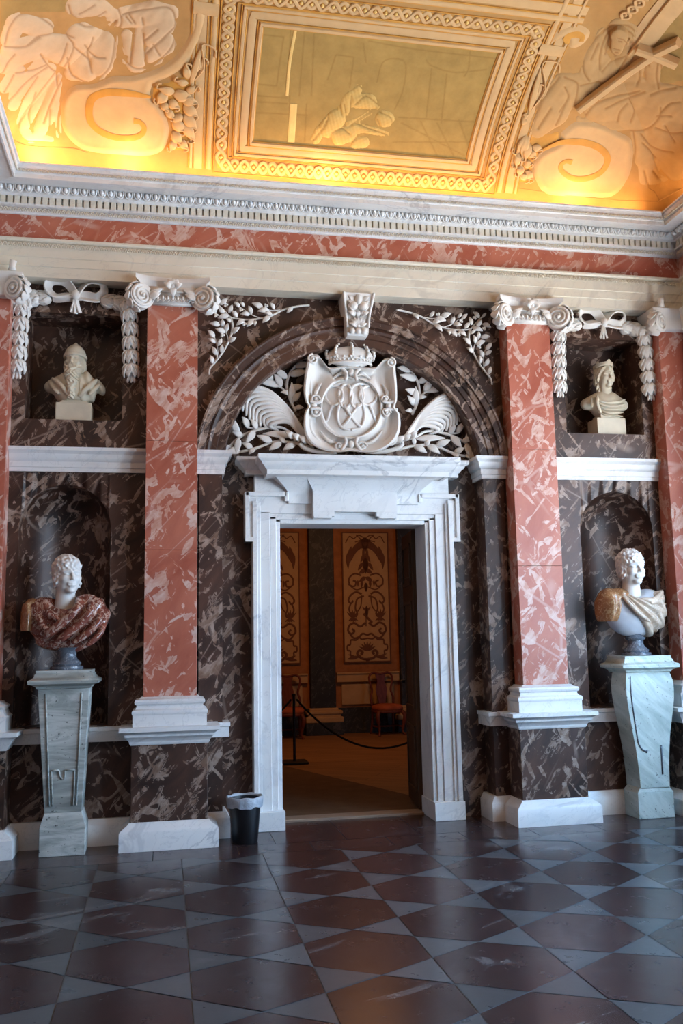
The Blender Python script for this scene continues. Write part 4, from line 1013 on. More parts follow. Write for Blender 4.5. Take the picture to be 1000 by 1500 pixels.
fill('painted_sky_field', [(865, 170), (960, 0), (1010, -10), (1010, 460), (880, 480), (850, 430), (890, 350), (860, 290), (780, 260)], RF, M['fresco_olive'], .002)
fill('painted_sky_field', [(0, -10), (330, -10), (300, 60), (80, 60), (20, 130), (-10, 200)], LF, M['fresco_olive'], .002)
m = MB(); strip('', px([(740, 270), (860, 110), (970, -20)], RF, 6, False), .10, .012, None, False, m); strip('', px([(700, 300), (830, 120), (940, -20)], RF, 6, False), .012, .03, None, False, m)
obj('painted_beam', m, M['fresco_cream'], ceil, angle=40)
m = MB(); g = MB()
q = px([(660, 100), (790, -20)], RF, 30)
for s in (-1, 1):
    tg = (q[-1]-q[0])/np.linalg.norm(q[-1]-q[0]); nr = normv(q); sd = np.cross(tg[None], nr)
    strip('', q+sd*(s*.036*np.sin(np.linspace(0, 3.4*PI, len(q))))[:, None], .0105, .016, None, False, m)
for i in range(4): p_ = q[int((i+.5)/3.4*(len(q)-1))] if (i+.5)/3.4 < 1 else q[-1]; m.ball(p_, .014, 8, 5)
obj('guilloche', m, M['fresco_cream'], ceil, angle=40)

# ------------------------------------------------------------------ the room beyond the doorway
FY = 7.5
m = MB(); m.add([(-3, .55, -.001), (6, .55, -.001), (6, FY+.3, -.001), (-3, FY+.3, -.001), (-3, .55, -.1), (6, .55, -.1), (6, FY+.3, -.1), (-3, FY+.3, -.1)], [(0,1,2,3),(7,6,5,4),(0,4,5,1),(1,5,6,2),(2,6,7,3),(3,7,4,0)])
t_ = NT('plank_floor'); co = t_.coords(rot=(0, 0, -.60), rnd=False)
br = t_.new('ShaderNodeTexBrick', offset=.37, _Scale=1.0); br.inputs['Brick Width'].default_value = 2.6; br.inputs['Row Height'].default_value = .17; br.inputs['Mortar Size'].default_value = .004
for k, c in (('Color1', (.36, .18, .075, 1)), ('Color2', (.28, .135, .055, 1)), ('Mortar', (.05, .025, .012, 1))): br.inputs[k].default_value = c
t_.link(co, br.inputs['Vector']); n_ = t_.noise(t_.coords(rot=(0, 0, -.60), scale=(1, 14, 1), rnd=False), 3, 5)
mx = t_.new('ShaderNodeMix', data_type='RGBA', blend_type='MULTIPLY'); mx.inputs[0].default_value = .5; t_.link(br.outputs[0], mx.inputs[6]); t_.link(t_.ramp(n_, [(.3, .5), (.7, 1.0)]), mx.inputs[7])
M['planks'] = t_.done(mx.outputs[2], .5, .4)
obj('floor_inner', m, M['planks'], kind='structure', recalc=False)
m = MB(); m.box(-3, 6, FY+.02, FY+.3, 0, 4.6); m.box(-3.2, -3, .5, FY+.3, 0, 4.6); m.box(6, 6.2, .5, FY+.3, 0, 4.6)
obj('wall_inner', m, M['border'], kind='structure')
m = MB(); m.box(-3.2, 6.2, .5, FY+.3, 4.6, 4.8); obj('ceiling_inner', m, M['panel'], kind='structure')
bays = [(-.28, .70), (1.19, 2.27), (2.72, 3.8)]
m = MB(); m.box(-3, 6, FY-.03, FY+.02, 0, .42); obj('baseboard_inner', m, M['darkmarble'], kind='structure')
for i, (x0, x1) in enumerate(bays):
    m = MB(); m.box(x0, x1, FY-.05, FY+.02, .84, 1.0); m.box(x0, x1, FY-.07, FY+.02, .97, 1.0)
    o = obj('trim_%d' % (20+i), m, M['panel'], kind='structure', bevel=.008)
    m = MB(); m.box(x0+.09, x1-.09, FY-.012, FY+.02, .47, .80); obj('dado_panel', m, M['panel'], o)
for x0, x1, lb in ((.74, 1.17, 'dark marble pilaster on white block, between the two ornamental wall panels of the room beyond'), (2.29, 2.70, 'dark marble pilaster of the room beyond, half hidden by the open door leaf')):
    t = thing('wall_pilaster', lb, 'pilaster', ((x0+x1)/2, FY, 0), 'pilasters of the room beyond')
    m = MB(); m.box(x0, x1, FY-.08, FY+.02, .42, 4.6); obj('shaft', m, M['darkmarble'], t, bevel=.01)
    m = MB(); m.box(x0-.10, x1+.10, FY-.2, FY+.02, .20, .29); m.box(x0-.06, x1+.06, FY-.17, FY+.02, .28, .34); m.box(x0-.09, x1+.09, FY-.19, FY+.02, .335, .39); m.box(x0-.03, x1+.03, FY-.12, FY+.02, .38, .43); obj('base', m, M['panel'], t, bevel=.015)
    m = MB(); m.box(x0-.10, x1+.10, FY-.2, FY+.02, 0, .20); obj('plinth', m, M['darkmarble'], t, bevel=.006)
def grotesque_panel(xc, lb):
    hw, z0, z1 = .39, 1.18, 3.36
    t = thing('ornamental_panel', lb, 'wall panel', (xc, FY, z0), 'ornamental panels of the room beyond')
    m = MB(); m.box(xc-hw, xc+hw, FY-.012, FY+.02, z0, z1); obj('field', m, M['panel'], t)
    m = MB()
    for a, b, c, d in ((-hw-.02, -hw, z0-.02, z1+.02), (hw, hw+.02, z0-.02, z1+.02), (-hw, hw, z0-.02, z0), (-hw, hw, z1, z1+.02)): m.box(xc+a, xc+b, FY-.02, FY+.02, c, d)
    obj('edging', m, M['motif'], t)
    m = MB()
    # pattern in units: x -100..100, z 0..560 (up)
    q = lambda x, z: (xc+x*.0039, FY-.014, z0+z*.0039)
    def c(pts, r): 
        for s in (-1, 1): m.tube([q(s*x, z) for x, z in spl(pts, 5)], r*.0039, 5, .3)
    def lf_(a, b, w):
        for s in (-1, 1): m.leaf(q(s*a[0], a[1]), q(s*b[0], b[1]), w*.0039, (0, -1, 0), .003, .004, 5)
    c([(5, 540), (30, 550), (50, 535), (70, 545), (88, 515)], 2.5); c([(40, 552), (20, 530), (45, 520)], 2.5)
    for k in range(8): lf_((8*k, 530-k*k*.9), (10+9*k, 490-k*k*1.3), 12)      # canopy
    lf_((0, 540), (0, 480), 26); lf_((62, 500), (80, 420), 10); lf_((80, 470), (78, 400), 9); lf_((50, 480), (75, 455), 14)
    lf_((0, 470), (22, 430), 9); lf_((0, 450), (0, 380), 14); lf_((12, 430), (34, 395), 8); lf_((0, 400), (30, 380), 10); lf_((5, 500), (12, 440), 6)
    c([(20, 372), (50, 380), (75, 360), (72, 330), (50, 325), (45, 345), (58, 350)], 4); lf_((0, 365), (30, 345), 10); lf_((0, 340), (0, 300), 9); lf_((18, 350), (20, 318), 6); lf_((36, 352), (36, 322), 5); c([(10, 320), (45, 310), (80, 335)], 3)
    c([(20, 290), (45, 300), (70, 285), (80, 262), (68, 250), (58, 262)], 4.5); c([(10, 282), (40, 270), (50, 230), (42, 205), (50, 190)], 4); c([(70, 250), (78, 225), (70, 205), (60, 215)], 4); c([(20, 285), (25, 240), (40, 215)], 3)
    for k in range(5): lf_((60, 185), (40+12*k, 225-abs(k-2)*6), 5); lf_((60, 188), (38+11*k, 168+abs(k-2)*3), 4)
    lf_((0, 240), (0, 180), 8); lf_((0, 215), (18, 235), 5); m.tube([q(-14, 205), q(24, 165)], .02, 6, .3); m.tube([q(-4, 150), q(0, 235)], .01, 6, .3)
    c([(8, 165), (30, 150), (55, 165), (78, 155), (84, 130), (68, 118), (56, 130), (66, 140)], 5); c([(84, 130), (60, 100), (35, 105), (20, 118), (0, 112)], 4.5)
    c([(0, 98), (25, 95), (35, 105)], 3.5); c([(35, 108), (48, 92), (72, 92), (76, 72), (88, 68), (88, 48), (76, 44), (74, 26), (50, 16), (30, 22)], 4)
    for k in range(7): a = -1.2+k*.4; m.leaf(q(0, 45), q(38*math.sin(a), 48+38*math.cos(a)), .022, (0, -1, 0), .003, .004, 5)
    c([(0, 8), (25, 12), (45, 32), (35, 46), (22, 38), (30, 28)], 6); lf_((40, 20), (90, 10), 8); lf_((50, 14), (85, 30), 6); lf_((0, 12), (0, -4), 10)
    obj('motif', m, M['motif'], t)
grotesque_panel(1.735, 'tall ochre panel of brown grotesque ornament, wholly in view through the doorway')
grotesque_panel(.18, 'tall ochre grotesque panel of the room beyond, half hidden behind the left door jamb')
def chair(x, y, rz, lb):
    t = thing('side_chair', lb, 'chair', (x, y, 0), 'chairs against the wall of the room beyond')
    R = lambda p: (x+p[0]*math.cos(rz)-p[1]*math.sin(rz), y+p[0]*math.sin(rz)+p[1]*math.cos(rz), p[2])
    def put(nm, m, mat, **kw): m.v = [R(q) for q in m.v]; return obj(nm, m, mat, t, smooth=True, **kw)
    m = MB(); pr = []
    for k in range(24):
        a = 2*PI*k/24; pr.append((.25*abs(math.cos(a))**.7*np.sign(math.cos(a))*(1-.12*max(0, math.sin(a))), .23*abs(math.sin(a))**.8*np.sign(math.sin(a))))
    for s, z in ((.98, .40), (1.02, .41), (1.02, .44), (.98, .455), (.90, .475), (.55, .49), (.2, .493)): m.v += [(a*s, b*s, z) for a, b in pr]
    for i in range(6): m.f += [(i*24+k, i*24+(k+1) % 24, (i+1)*24+(k+1) % 24, (i+1)*24+k) for k in range(24)]
    m.f += [tuple(range(24)), tuple(144+k for k in range(24))]; put('seat', m, M['seat'])
    m = MB(); m.v = []; 
    for s, z in ((.98, .355), (1.0, .36), (1.0, .405), (.98, .405)): m.v += [(a*s, b*s, z) for a, b in pr]
    for i in range(3): m.f += [(i*24+k, i*24+(k+1) % 24, (i+1)*24+(k+1) % 24, (i+1)*24+k) for k in range(24)]
    m.f += [tuple(range(24)), tuple(72+k for k in range(24))]; put('seat_rail', m, M['chairwood'])
    for s in (-1, 1):
        m = MB(); m.tube(spl([(s*.20, -.17, .38), (s*.235, -.20, .30), (s*.215, -.185, .18), (s*.20, -.17, .07), (s*.215, -.20, .025), (s*.225, -.22, .0)], 5), [.032]*5+[.034]*5+[.024]*5+[.016]*5+[.020]*5+[.026], 8); put('leg', m, M['chairwood'])
        m = MB(); m.tube(spl([(s*.18, .20, .40), (s*.185, .21, .2), (s*.20, .25, 0)], 5), .02, 8); put('leg', m, M['chairwood'])
        m = MB(); m.tube(spl([(s*.18, .20, .40), (s*.20, .225, .58), (s*.165, .245, .70), (s*.20, .26, .84), (s*.20, .27, .93), (s*.14, .275, .985), (s*.06, .275, .975), (0, .275, .965)], 5), .018, 8); put('back_post', m, M['chairwood'])
    m = MB(); prf = [(.055, .42), (.06, .52), (.085, .62), (.10, .72), (.075, .80), (.06, .86), (.085, .92), (.09, .97)]
    m.v = [(s*w, .215+.065*(z-.42)/.55+dy_, z) for w, z in prf for s in (-1, 1) for dy_ in (-.008, .008)]
    for i in range(7): b = 4*i; m.f += [(b, b+2, b+6, b+4), (b+1, b+5, b+7, b+3), (b, b+4, b+5, b+1), (b+2, b+3, b+7, b+6)]
    m.f += [(0, 1, 3, 2), (28, 30, 31, 29)]; o = put('splat', m, M['chairwood']); o.data.polygons.foreach_set('use_smooth', [False]*len(o.data.polygons))
    m = MB()
    for a, b in (((-.20, -.17, .13), (-.19, .22, .13)), ((.20, -.17, .13), (.19, .22, .13)), ((-.195, .02, .13), (.195, .02, .13))): m.tube([a, b], .013, 8)
    put('stretcher', m, M['chairwood'])
chair(1.95, 7.08, .12, 'red-brown curved-back chair with rust seat, in front of the right ornamental panel')
chair(.32, 7.08, -.1, 'red-brown curved-back chair mostly hidden behind the left door jamb')
for x, y, lb in ((0, 4.13, 'thin black rope-barrier post on a square foot, seen through the doorway'),):
    t = thing('barrier_post', lb, 'barrier post', (x, y, 0))
    m = MB(); m.box(x-.16, x+.16, y-.16, y+.16, 0, .03); obj('foot', m, M['blackmetal'], t, bevel=.008)
    m = MB(); m.lathe([(.018, .03), (.018, .84), (.024, .845), (.024, .87), (.010, .875)], (x, y, 0), 14); obj('post', m, M['blackmetal'], t, angle=40)
m = MB()
pp = lambda x0, x1, y0, y1, sag, n=24: [(x0+(x1-x0)*k/n, y0+(y1-y0)*k/n, .80-sag*4*(k/n)*(1-k/n)) for k in range(n+1)]
m.tube(pp(.034, 2.3, 4.13, 4.13, .66), .013, 8); m.tube(pp(-.034, -1.9, 4.13, 3.9, .52), .013, 8)
tag(obj('barrier_rope', m, M['rope'], smooth=True), 'dark rope sagging from the black barrier post across the room beyond', 'rope')
m = MB(); m.v = [(x, y, z) for z in (.0, .008) for x, y in ((-1.6, .62), (1.02, .70), (.75, 1.417), (-.185, 3.95), (-1.6, 3.4))]
m.f = [(0,1,2,3,4), (9,8,7,6,5)]+[(k, 5+k, 5+(k+1) % 5, (k+1) % 5) for k in range(5)]
tag(obj('carpet', m, M['carpet']), 'drab brown carpet on the floor just inside the doorway', 'carpet')

# ------------------------------------------------------------------ garlands over the square niches
def husk(m, c, d, r, L, out=np.array([0, -1.0, 0])):
    """ring of overlapping scale leaves opening along direction d"""
    c = np.array(c, float); d = np.array(d, float); d /= np.linalg.norm(d); s = np.cross(d, out)
    for row, (q0, q1, rr, n) in enumerate(((.0, 1.0, 1.0, 4), (-.05, .66, 1.08, 3))):
        for k in range(n):
            a = PI*(k+.5*(row == 0)+.25)/(n-.2)*1.0-.25
            e = s*math.cos(a)+out*math.sin(a)*.8
            m.leaf(c+d*L*q0+e*r*.45, c+d*L*q1+e*r*rr, r*.72, e, .007, r*.34, 6)
def festoon(sg, x, lb):
    t = thing('festoon', lb, 'garland', (x, 0, 4.4), 'white garlands over the square niches')
    st = M['stucco']; Y = -.03
    # bow
    m = MB(); zc = 4.47
    def ribbon(pts, w, th=.006):
        pts = [np.array(p, float) for p in spl(pts, 6)]; n = len(pts)
        for i in range(n):
            tg = pts[min(i+1, n-1)]-pts[max(0, i-1)]; tg /= np.linalg.norm(tg); f_ = np.array([0, -1.0, 0]) if abs(tg[1]) < .9 else np.array([0, 0, 1.0])
            sd = np.cross(tg, f_); sd /= np.linalg.norm(sd); up = np.cross(sd, tg); sd = .62*sd+.78*up; sd /= np.linalg.norm(sd); th_ = np.cross(sd, tg)
            m.v += [tuple(pts[i]+sd*w*a+th_*th*b) for a, b in ((-1, -1), (1, -1), (1, 1), (-1, 1))]
        b = len(m.v)-4*n
        m.f.extend([(b+4*i+k, b+4*i+(k+1) % 4, b+4*i+4+(k+1) % 4, b+4*i+4+k) for i in range(n-1) for k in range(4)]); m.f.extend([(b, b+1, b+2, b+3), tuple(b+4*n-4+k for k in range(4))])
    for s in (-1, 1):
        ribbon([(x, Y-.05, zc-.02), (x+s*.06, Y-.06, zc+.07), (x+s*.13, Y-.07, zc+.105), (x+s*.21, Y-.06, zc+.09), (x+s*.225, Y-.05, zc+.03), (x+s*.17, Y-.04, zc-.02), (x+s*.08, Y-.04, zc-.01), (x, Y-.05, zc-.02)], .043)
        ribbon([(x, Y-.05, zc-.03), (x+s*.08, Y-.05, zc-.045), (x+s*.15, Y-.04, zc-.05), (x+s*.19, Y-.035, zc-.045)], .032)
    for s in (-1, 0, 1): ribbon([(x+s*.005, Y-.055, zc-.03), (x+s*.015, Y-.06, zc-.10), (x+s*.035, Y-.05, zc-.175+abs(s)*.01)], .018)
    m.ball((x, Y-.075, zc-.02), (.036, .035, .042), 12, 8); obj('bow', m, st, t, angle=45)
    for s in (-1, 1):
        # horizontal run, bend and vertical drop
        hz = [((x+s*.20, Y, zc-.035), (x+s*.30, Y, zc-.03), .05, .125), ((x+s*.29, Y, zc-.03), (x+s*.40, Y, zc-.055), .055, .12)]
        dx = x+s*.442
        pts = [(x+s*.375, zc-.04), (x+s*.428, zc-.095), (dx, zc-.21), (dx+s*.006, zc-.335), (dx+s*.010, zc-.455), (dx+s*.013, zc-.575), (dx+s*.016, zc-.69)]
        for a, b, r, L in hz:
            m = MB(); husk(m, a, np.array(b)-np.array(a), r, L); m.tube([a, b], [r*.3, r*.75], 10); obj('husk', m, st, t, smooth=True)
        for k in range(len(pts)-1):
            a = (pts[k][0], Y-.01, pts[k][1]); b = (pts[k+1][0], Y-.01, pts[k+1][1]); L = math.dist(a, b)*1.12
            m = MB(); husk(m, a, np.array(b)-np.array(a), .060 if k else .056, L); m.tube([a, b], [.02, .04], 10)
            if k == len(pts)-2:
                for j in (-1, 0, 1): m.tube([(b[0]+j*.012, Y-.02, b[2]+.02), (b[0]+j*.026, Y-.025, b[2]-.035), (b[0]+j*.030, Y-.025, b[2]-.055)], [.012, .013, .006], 8)
            obj('husk', m, st, t, smooth=True)
festoon(-1, -2.385, 'white stucco bow with two leaf garlands over the niche of the bearded bust')
festoon(1, 2.385, 'white stucco bow with two leaf garlands over the niche of the crowned bust')

# ------------------------------------------------------------------ laurel branches of the spandrels
SF = lambda x, y: (300+x*.17, 420+y*.17)
BR_ST = [([(900, 160), (830, 165), (740, 180), (660, 205), (560, 255), (470, 275), (380, 285), (290, 278), (220, 262), (170, 210), (110, 150), (65, 105)], 9), ([(220, 262), (238, 330), (230, 400), (205, 470), (150, 570), (80, 660), (45, 700), (35, 755)], 10),
         ([(470, 270), (400, 240), (330, 190)], 5), ([(650, 200), (580, 205), (500, 190)], 5), ([(205, 470), (185, 400), (140, 340)], 5), ([(105, 610), (110, 540), (85, 440), (40, 385)], 5)]
BR_LV = [((600,195),(560,140)),((500,185),(405,140)),((550,200),(455,210)),((580,240),(505,225)),((560,255),(495,310)),((755,180),(705,225)),((405,235),(375,165)),((340,175),(300,130)),((300,180),(250,130)),((385,240),(305,235)),((420,285),(360,345)),((435,290),(430,340)),((340,290),(270,330)),((280,265),(230,205)),((205,225),(235,155)),((130,155),(195,105)),((110,150),(75,110)),((165,235),(115,170)),((105,205),(30,230)),((205,250),(110,270)),((225,305),(175,270)),((130,330),(40,315)),((155,350),(150,280)),((175,395),(90,360)),((180,390),(200,315)),((235,400),(300,350)),((210,475),(270,435)),((110,510),(145,445)),((85,440),(25,375)),((95,485),(30,445)),((100,590),(65,515)),((140,570),(150,500)),((70,665),(45,590))]
BR_BE = [(180,155),(95,245),(340,320),(310,195),(525,165),(150,415)]
def branch(sg, lb):
    t = thing('laurel_branch', lb, 'stucco branch', (sg*-1.15, 0, 4.0), 'white laurel branches above the arch')
    def put(nm, m): obj(nm, m.mirror() if sg < 0 else m, M['stucco'], t, smooth=True)
    m = MB()
    for pts, r in BR_ST: q = spl([P(*SF(*p), -.03) for p in pts], 5); m.tube(q, np.linspace(r*1.1, r*.75, len(q))*.00098, 8)
    put('stem', m)
    for i, (a, b) in enumerate(BR_LV):
        m = MB(); p, q = P(*SF(*a), -.035), P(*SF(*b), -.045); L = np.linalg.norm(q-p); m.leaf(p, q, min(.030, L*.26), (0.15*math.sin(i), -1, .12*math.cos(i*2)), .008, .018, 7); put('leaf', m)
    for a in BR_BE:
        m = MB()
        for k in range(3): c = P(*SF(a[0]+11*math.cos(k*2.1), a[1]+11*math.sin(k*2.1)), -.045); m.ball(c, .0115, 8, 6)
        put('berries', m)
branch(1, 'white stucco laurel branch in the spandrel left of the keystone')
branch(-1, 'white stucco laurel branch in the spandrel right of the keystone')

# ------------------------------------------------------------------ cartouche over the door
TF = lambda x, y: (330+x*.36, 480+y*.36)
YT = RD-.06
tp = lambda x, y, d=0.0: P(*TF(x, y), YT-d)
S_ = .00205                                                   # metres per tracing unit on the tympanum
t = thing('cartouche', 'white stucco cartouche with crown, interlaced monogram and palm fronds over the door cornice', 'cartouche', (.03, RD, 3.10))
outl = [(335,125),(322,190),(318,260),(325,300),(335,320),(322,345),(318,400),(325,440),(350,475),(400,500),(460,507),(508,503),(560,508),(620,505),(670,480),(700,445),(712,400),(708,350),(690,325),(698,290),(697,230),(692,170),(690,140),(668,122),(640,128),(632,150),(600,162),(545,160),(510,158),(480,155),(430,162),(398,150),(386,118),(360,106)]
op = np.array(spl(outl+outl[:1], 5)[:-1]); cc = np.array([512., 325.])
def ray_out(a):
    d = np.array([math.cos(a), math.sin(a)]); best = 60
    for p, q in zip(op, np.roll(op, -1, 0)):
        e = q-p; den = d[0]*e[1]-d[1]*e[0]
        if abs(den) < 1e-9: continue
        w = p-cc; tt = (w[0]*e[1]-w[1]*e[0])/den; ss = (w[0]*d[1]-w[1]*d[0])/den
        if tt > 0 and 0 <= ss <= 1: best = max(best, tt)
    return best
NA = 180; m = MB(); secs = [(0.0, .02), (0.0, .120), (.06, .142), (.14, .137), (.22, .108), (.40, .085), (.58, .095), (.72, .125), (.82, .160), (.90, .178), (.97, .172), (1.0, .15), (1.0, -.0)]
for i in range(NA):
    a = 2*PI*i/NA; ro = ray_out(a); ri = 1/math.sqrt((math.cos(a)/118)**2+(math.sin(a)/118)**2)
    for s, h in secs: r = ri+(ro-ri)*s; m.v.append(tuple(tp(cc[0]+r*math.cos(a), cc[1]+r*math.sin(a), h)))
k = len(secs)
for i in range(NA): m.f += [(i*k+j, i*k+j+1, ((i+1) % NA)*k+j+1, ((i+1) % NA)*k+j) for j in range(k-1)]
fr_o = obj('frame', m, M['stucco'], t, angle=50)
m = MB(); NR_ = 14
dome = lambda x, y: .085+.075*max(0, 1-((x-cc[0])/122)**2-((y-cc[1])/122)**2)
m.v.append(tuple(tp(*cc, dome(*cc))))
for j in range(1, NR_+1):
    for i in range(64):
        a = 2*PI*i/64; x, y = cc[0]+122*j/NR_*math.cos(a), cc[1]+122*j/NR_*math.sin(a); m.v.append(tuple(tp(x, y, dome(x, y))))
m.f += [(0, 1+i, 1+(i+1) % 64) for i in range(64)]
for j in range(NR_-1): m.f += [(1+j*64+i, 1+(j+1)*64+i, 1+(j+1)*64+(i+1) % 64, 1+j*64+(i+1) % 64) for i in range(64)]
obj('shield', m, M['stucco'], t, smooth=True)
def curl(m, c, R, turns, dirn, start, d=.17, r=.22):
    c = tp(*c, d); ex = np.array([1., 0, 0]); ez = np.array([0, 0, 1.]); pts, rad = spiral(c, ex, ez, (0, -1, 0), R*S_, turns, dirn, start=start, n=36); m.tube(pts, [q*1.7 for q in rad], 8, axis=(0, -1, 0)); m.ball(c-np.array([0, .01, 0]), R*S_*.3, 8, 6)
    m.tube([c+np.array([0, .12, 0]), c+np.array([0, .005, 0])], R*S_*.95, 20)
for c, R_, tn, dr, st_, dp in ([((356, 128), 22, 1.6, 1, PI/2, .17), ((672, 142), 22, 1.6, -1, PI/2, .17)]+[(c, 20, 1.5, dr, 0, .15) for c, dr in (((366, 292), 1), ((366, 342), -1), ((650, 290), -1), ((654, 346), 1), ((462, 482), -1), ((556, 482), 1))]):
    m = MB(); curl(m, c, R_, tn, dr, st_, dp); obj('scroll', m, M['stucco'], fr_o, smooth=True)
for pts in ([(470, 160), (492, 185), (488, 215)], [(552, 160), (530, 185), (534, 215)], [(492, 160), (532, 160)], [(470, 500), (490, 470), (486, 445)], [(552, 500), (532, 470), (538, 445)], [(345, 300), (375, 305), (392, 295)], [(345, 330), (375, 328), (392, 338)], [(690, 300), (660, 305), (640, 298)], [(700, 335), (665, 330), (645, 338)]):
    m = MB(); m.tube([tp(*p, .155) for p in spl(pts, 5)], .016, 8); obj('strap', m, M['stucco'], fr_o, smooth=True)
for c in ((511, 182), (511, 475), (360, 316), (664, 318)): m = MB(); m.ball(tp(*c, .14), (.028, .03, .034), 12, 8); obj('clasp', m, M['stucco'], fr_o, smooth=True)
for pts in ([(430, 215), (470, 185), (490, 195)], [(595, 215), (560, 188), (535, 195)], [(390, 225), (370, 260), (365, 285)], [(640, 230), (655, 260), (655, 285)], [(385, 420), (420, 460), (455, 470)], [(640, 420), (600, 462), (565, 472)], [(345, 370), (350, 420), (390, 470)], [(690, 370), (680, 430), (630, 475)], [(350, 180), (345, 230), (350, 280)], [(672, 190), (678, 235), (674, 280)]):
    m = MB(); m.tube([tp(*p, .115) for p in spl(pts, 6)], np.concatenate([np.linspace(.006, .017, 7), np.linspace(.017, .006, 6)]), 8); obj('moulding', m, M['stucco'], fr_o, smooth=True)
# interlaced monogram of R and mirrored R
m = MB()
ring = lambda cx, cy, rx, ry: [(cx+rx*math.cos(2*PI*k/14), cy+ry*math.sin(2*PI*k/14)) for k in range(15)]
RR = [ring(580, 276, 35, 38), ring(534, 278, 27, 46), [(512, 240), (545, 228), (590, 238)], [(583, 312), (597, 340), (606, 370), (622, 388), (630, 374)], [(548, 236), (556, 300), (566, 350), (560, 390), (540, 410), (511, 416)], [(480, 312), (505, 350), (530, 385), (552, 405)]]
for st_ in RR:
    for s in (1, -1):
        pts = spl([(511+s*(x-511), y) for x, y in st_], 6)
        m.tube([tp(x, y, dome(x, y)+.007+.005*math.sin(i*.45)*s) for i, (x, y) in enumerate(pts)], .0135, 8, .9)
for x in (394, 628): m.ball(tp(x, 376, .125), .015, 8, 6)
obj('monogram', m, M['stucco'], t, smooth=True)
# crown
cx, cy_ = 508, 150; c0 = tp(cx, cy_, .13); m = MB(); Rw, Rd = .190, .085
def el(a, k, z): return np.array([c0[0]+Rw*k*math.sin(a), c0[1]-Rd*k*math.cos(a), c0[2]+z])
for z, r in ((.0, .012), (.036, .008)): m.tube([el(a, 1, z) for a in np.linspace(-1.75, 1.75, 40)], r, 8)
m.v += [tuple(el(a, .97, z)) for a in np.linspace(-1.8, 1.8, 40) for z in (0, .04)]; b = len(m.v)-80; m.f += [(b+2*i, b+2*i+2, b+2*i+3, b+2*i+1) for i in range(39)]
for a in np.linspace(-1.6, 1.6, 17): m.ball(el(a, 1.0, .023), .0105, 8, 6)
for i, a in enumerate(np.linspace(-1.5, 1.5, 9)):
    if i % 2 == 0:
        for dx in (-.3, 0, .3): m.leaf(el(a, 1.04, .035), el(a+dx*.4, 1.12, .072-.02*abs(dx)*2), .013, (math.sin(a), -math.cos(a), 0), .008, .012, 5)
    else: m.ball(el(a, 1.06, .05), .012, 8, 6)
for a in (-1.5, -.75, 0, .75, 1.5):
    pts = spl([el(a, 1.05, .04), el(a, 1.16, .09), el(a, 1.02, .145), el(a, .55, .176), el(a, .08, .180)], 6); m.tube(pts, .013, 6)
    for q in pts[2::3]: m.ball(q+np.array([0, -.010, .004]), .013, 8, 5)
m.ball((c0[0], c0[1]-.0, c0[2]+.195), .027, 12, 8); m.tube([(c0[0], c0[1]-.01, c0[2]+.215), (c0[0], c0[1]-.01, c0[2]+.24)], .006, 6); m.tube([(c0[0]-.013, c0[1]-.01, c0[2]+.229), (c0[0]+.013, c0[1]-.01, c0[2]+.229)], .005, 6)
obj('crown', m, M['stucco'], t, smooth=True)
m = MB(); m.ball((c0[0], c0[1], c0[2]+.07), (Rw*1.10, Rd*1.05, .105), 28, 14); obj('crown_cap', m, M['stucco'], t, smooth=True)
# palm fronds and laurel sprays, left and right
def frond(sg):
    m = MB()
    for k in range(10):
        q = k/9
        tip = [(62, 322), (70, 340), (84, 358), (98, 374), (112, 388), (126, 396), (142, 402), (165, 408), (190, 414), (215, 420)][k]
        ap = (64+13*k, 268+14.5*k); ap2 = (105+12*k, 244+15.5*k); m1 = (175+9*k, 258+14*k); m2 = (255+3*k, 328+9*k); bs = (330-2.5*k, 438+1.0*k)
        pts = spl([bs, m2, m1, ap2, ap, tip], 7); n = len(pts); r = np.interp(np.arange(n)/n, [0, .35, .7, .93, 1], [.010, .020, .020, .014, .007])
        m.tube([tp(x, y, .055+.055*math.sin(PI*min(1, i/n*1.02))-.005*k) for i, (x, y) in enumerate(pts)], r, 8, 1.0)
    m.v = [tuple(q) for q in m.v]; m = m if sg < 0 else shift(m.mirror())
    return obj('palm_frond', m, M['stucco'], t, smooth=True)
XM = .032
def shift(m): m.v = [(x+2*XM, y, z) for x, y, z in m.v]; return m
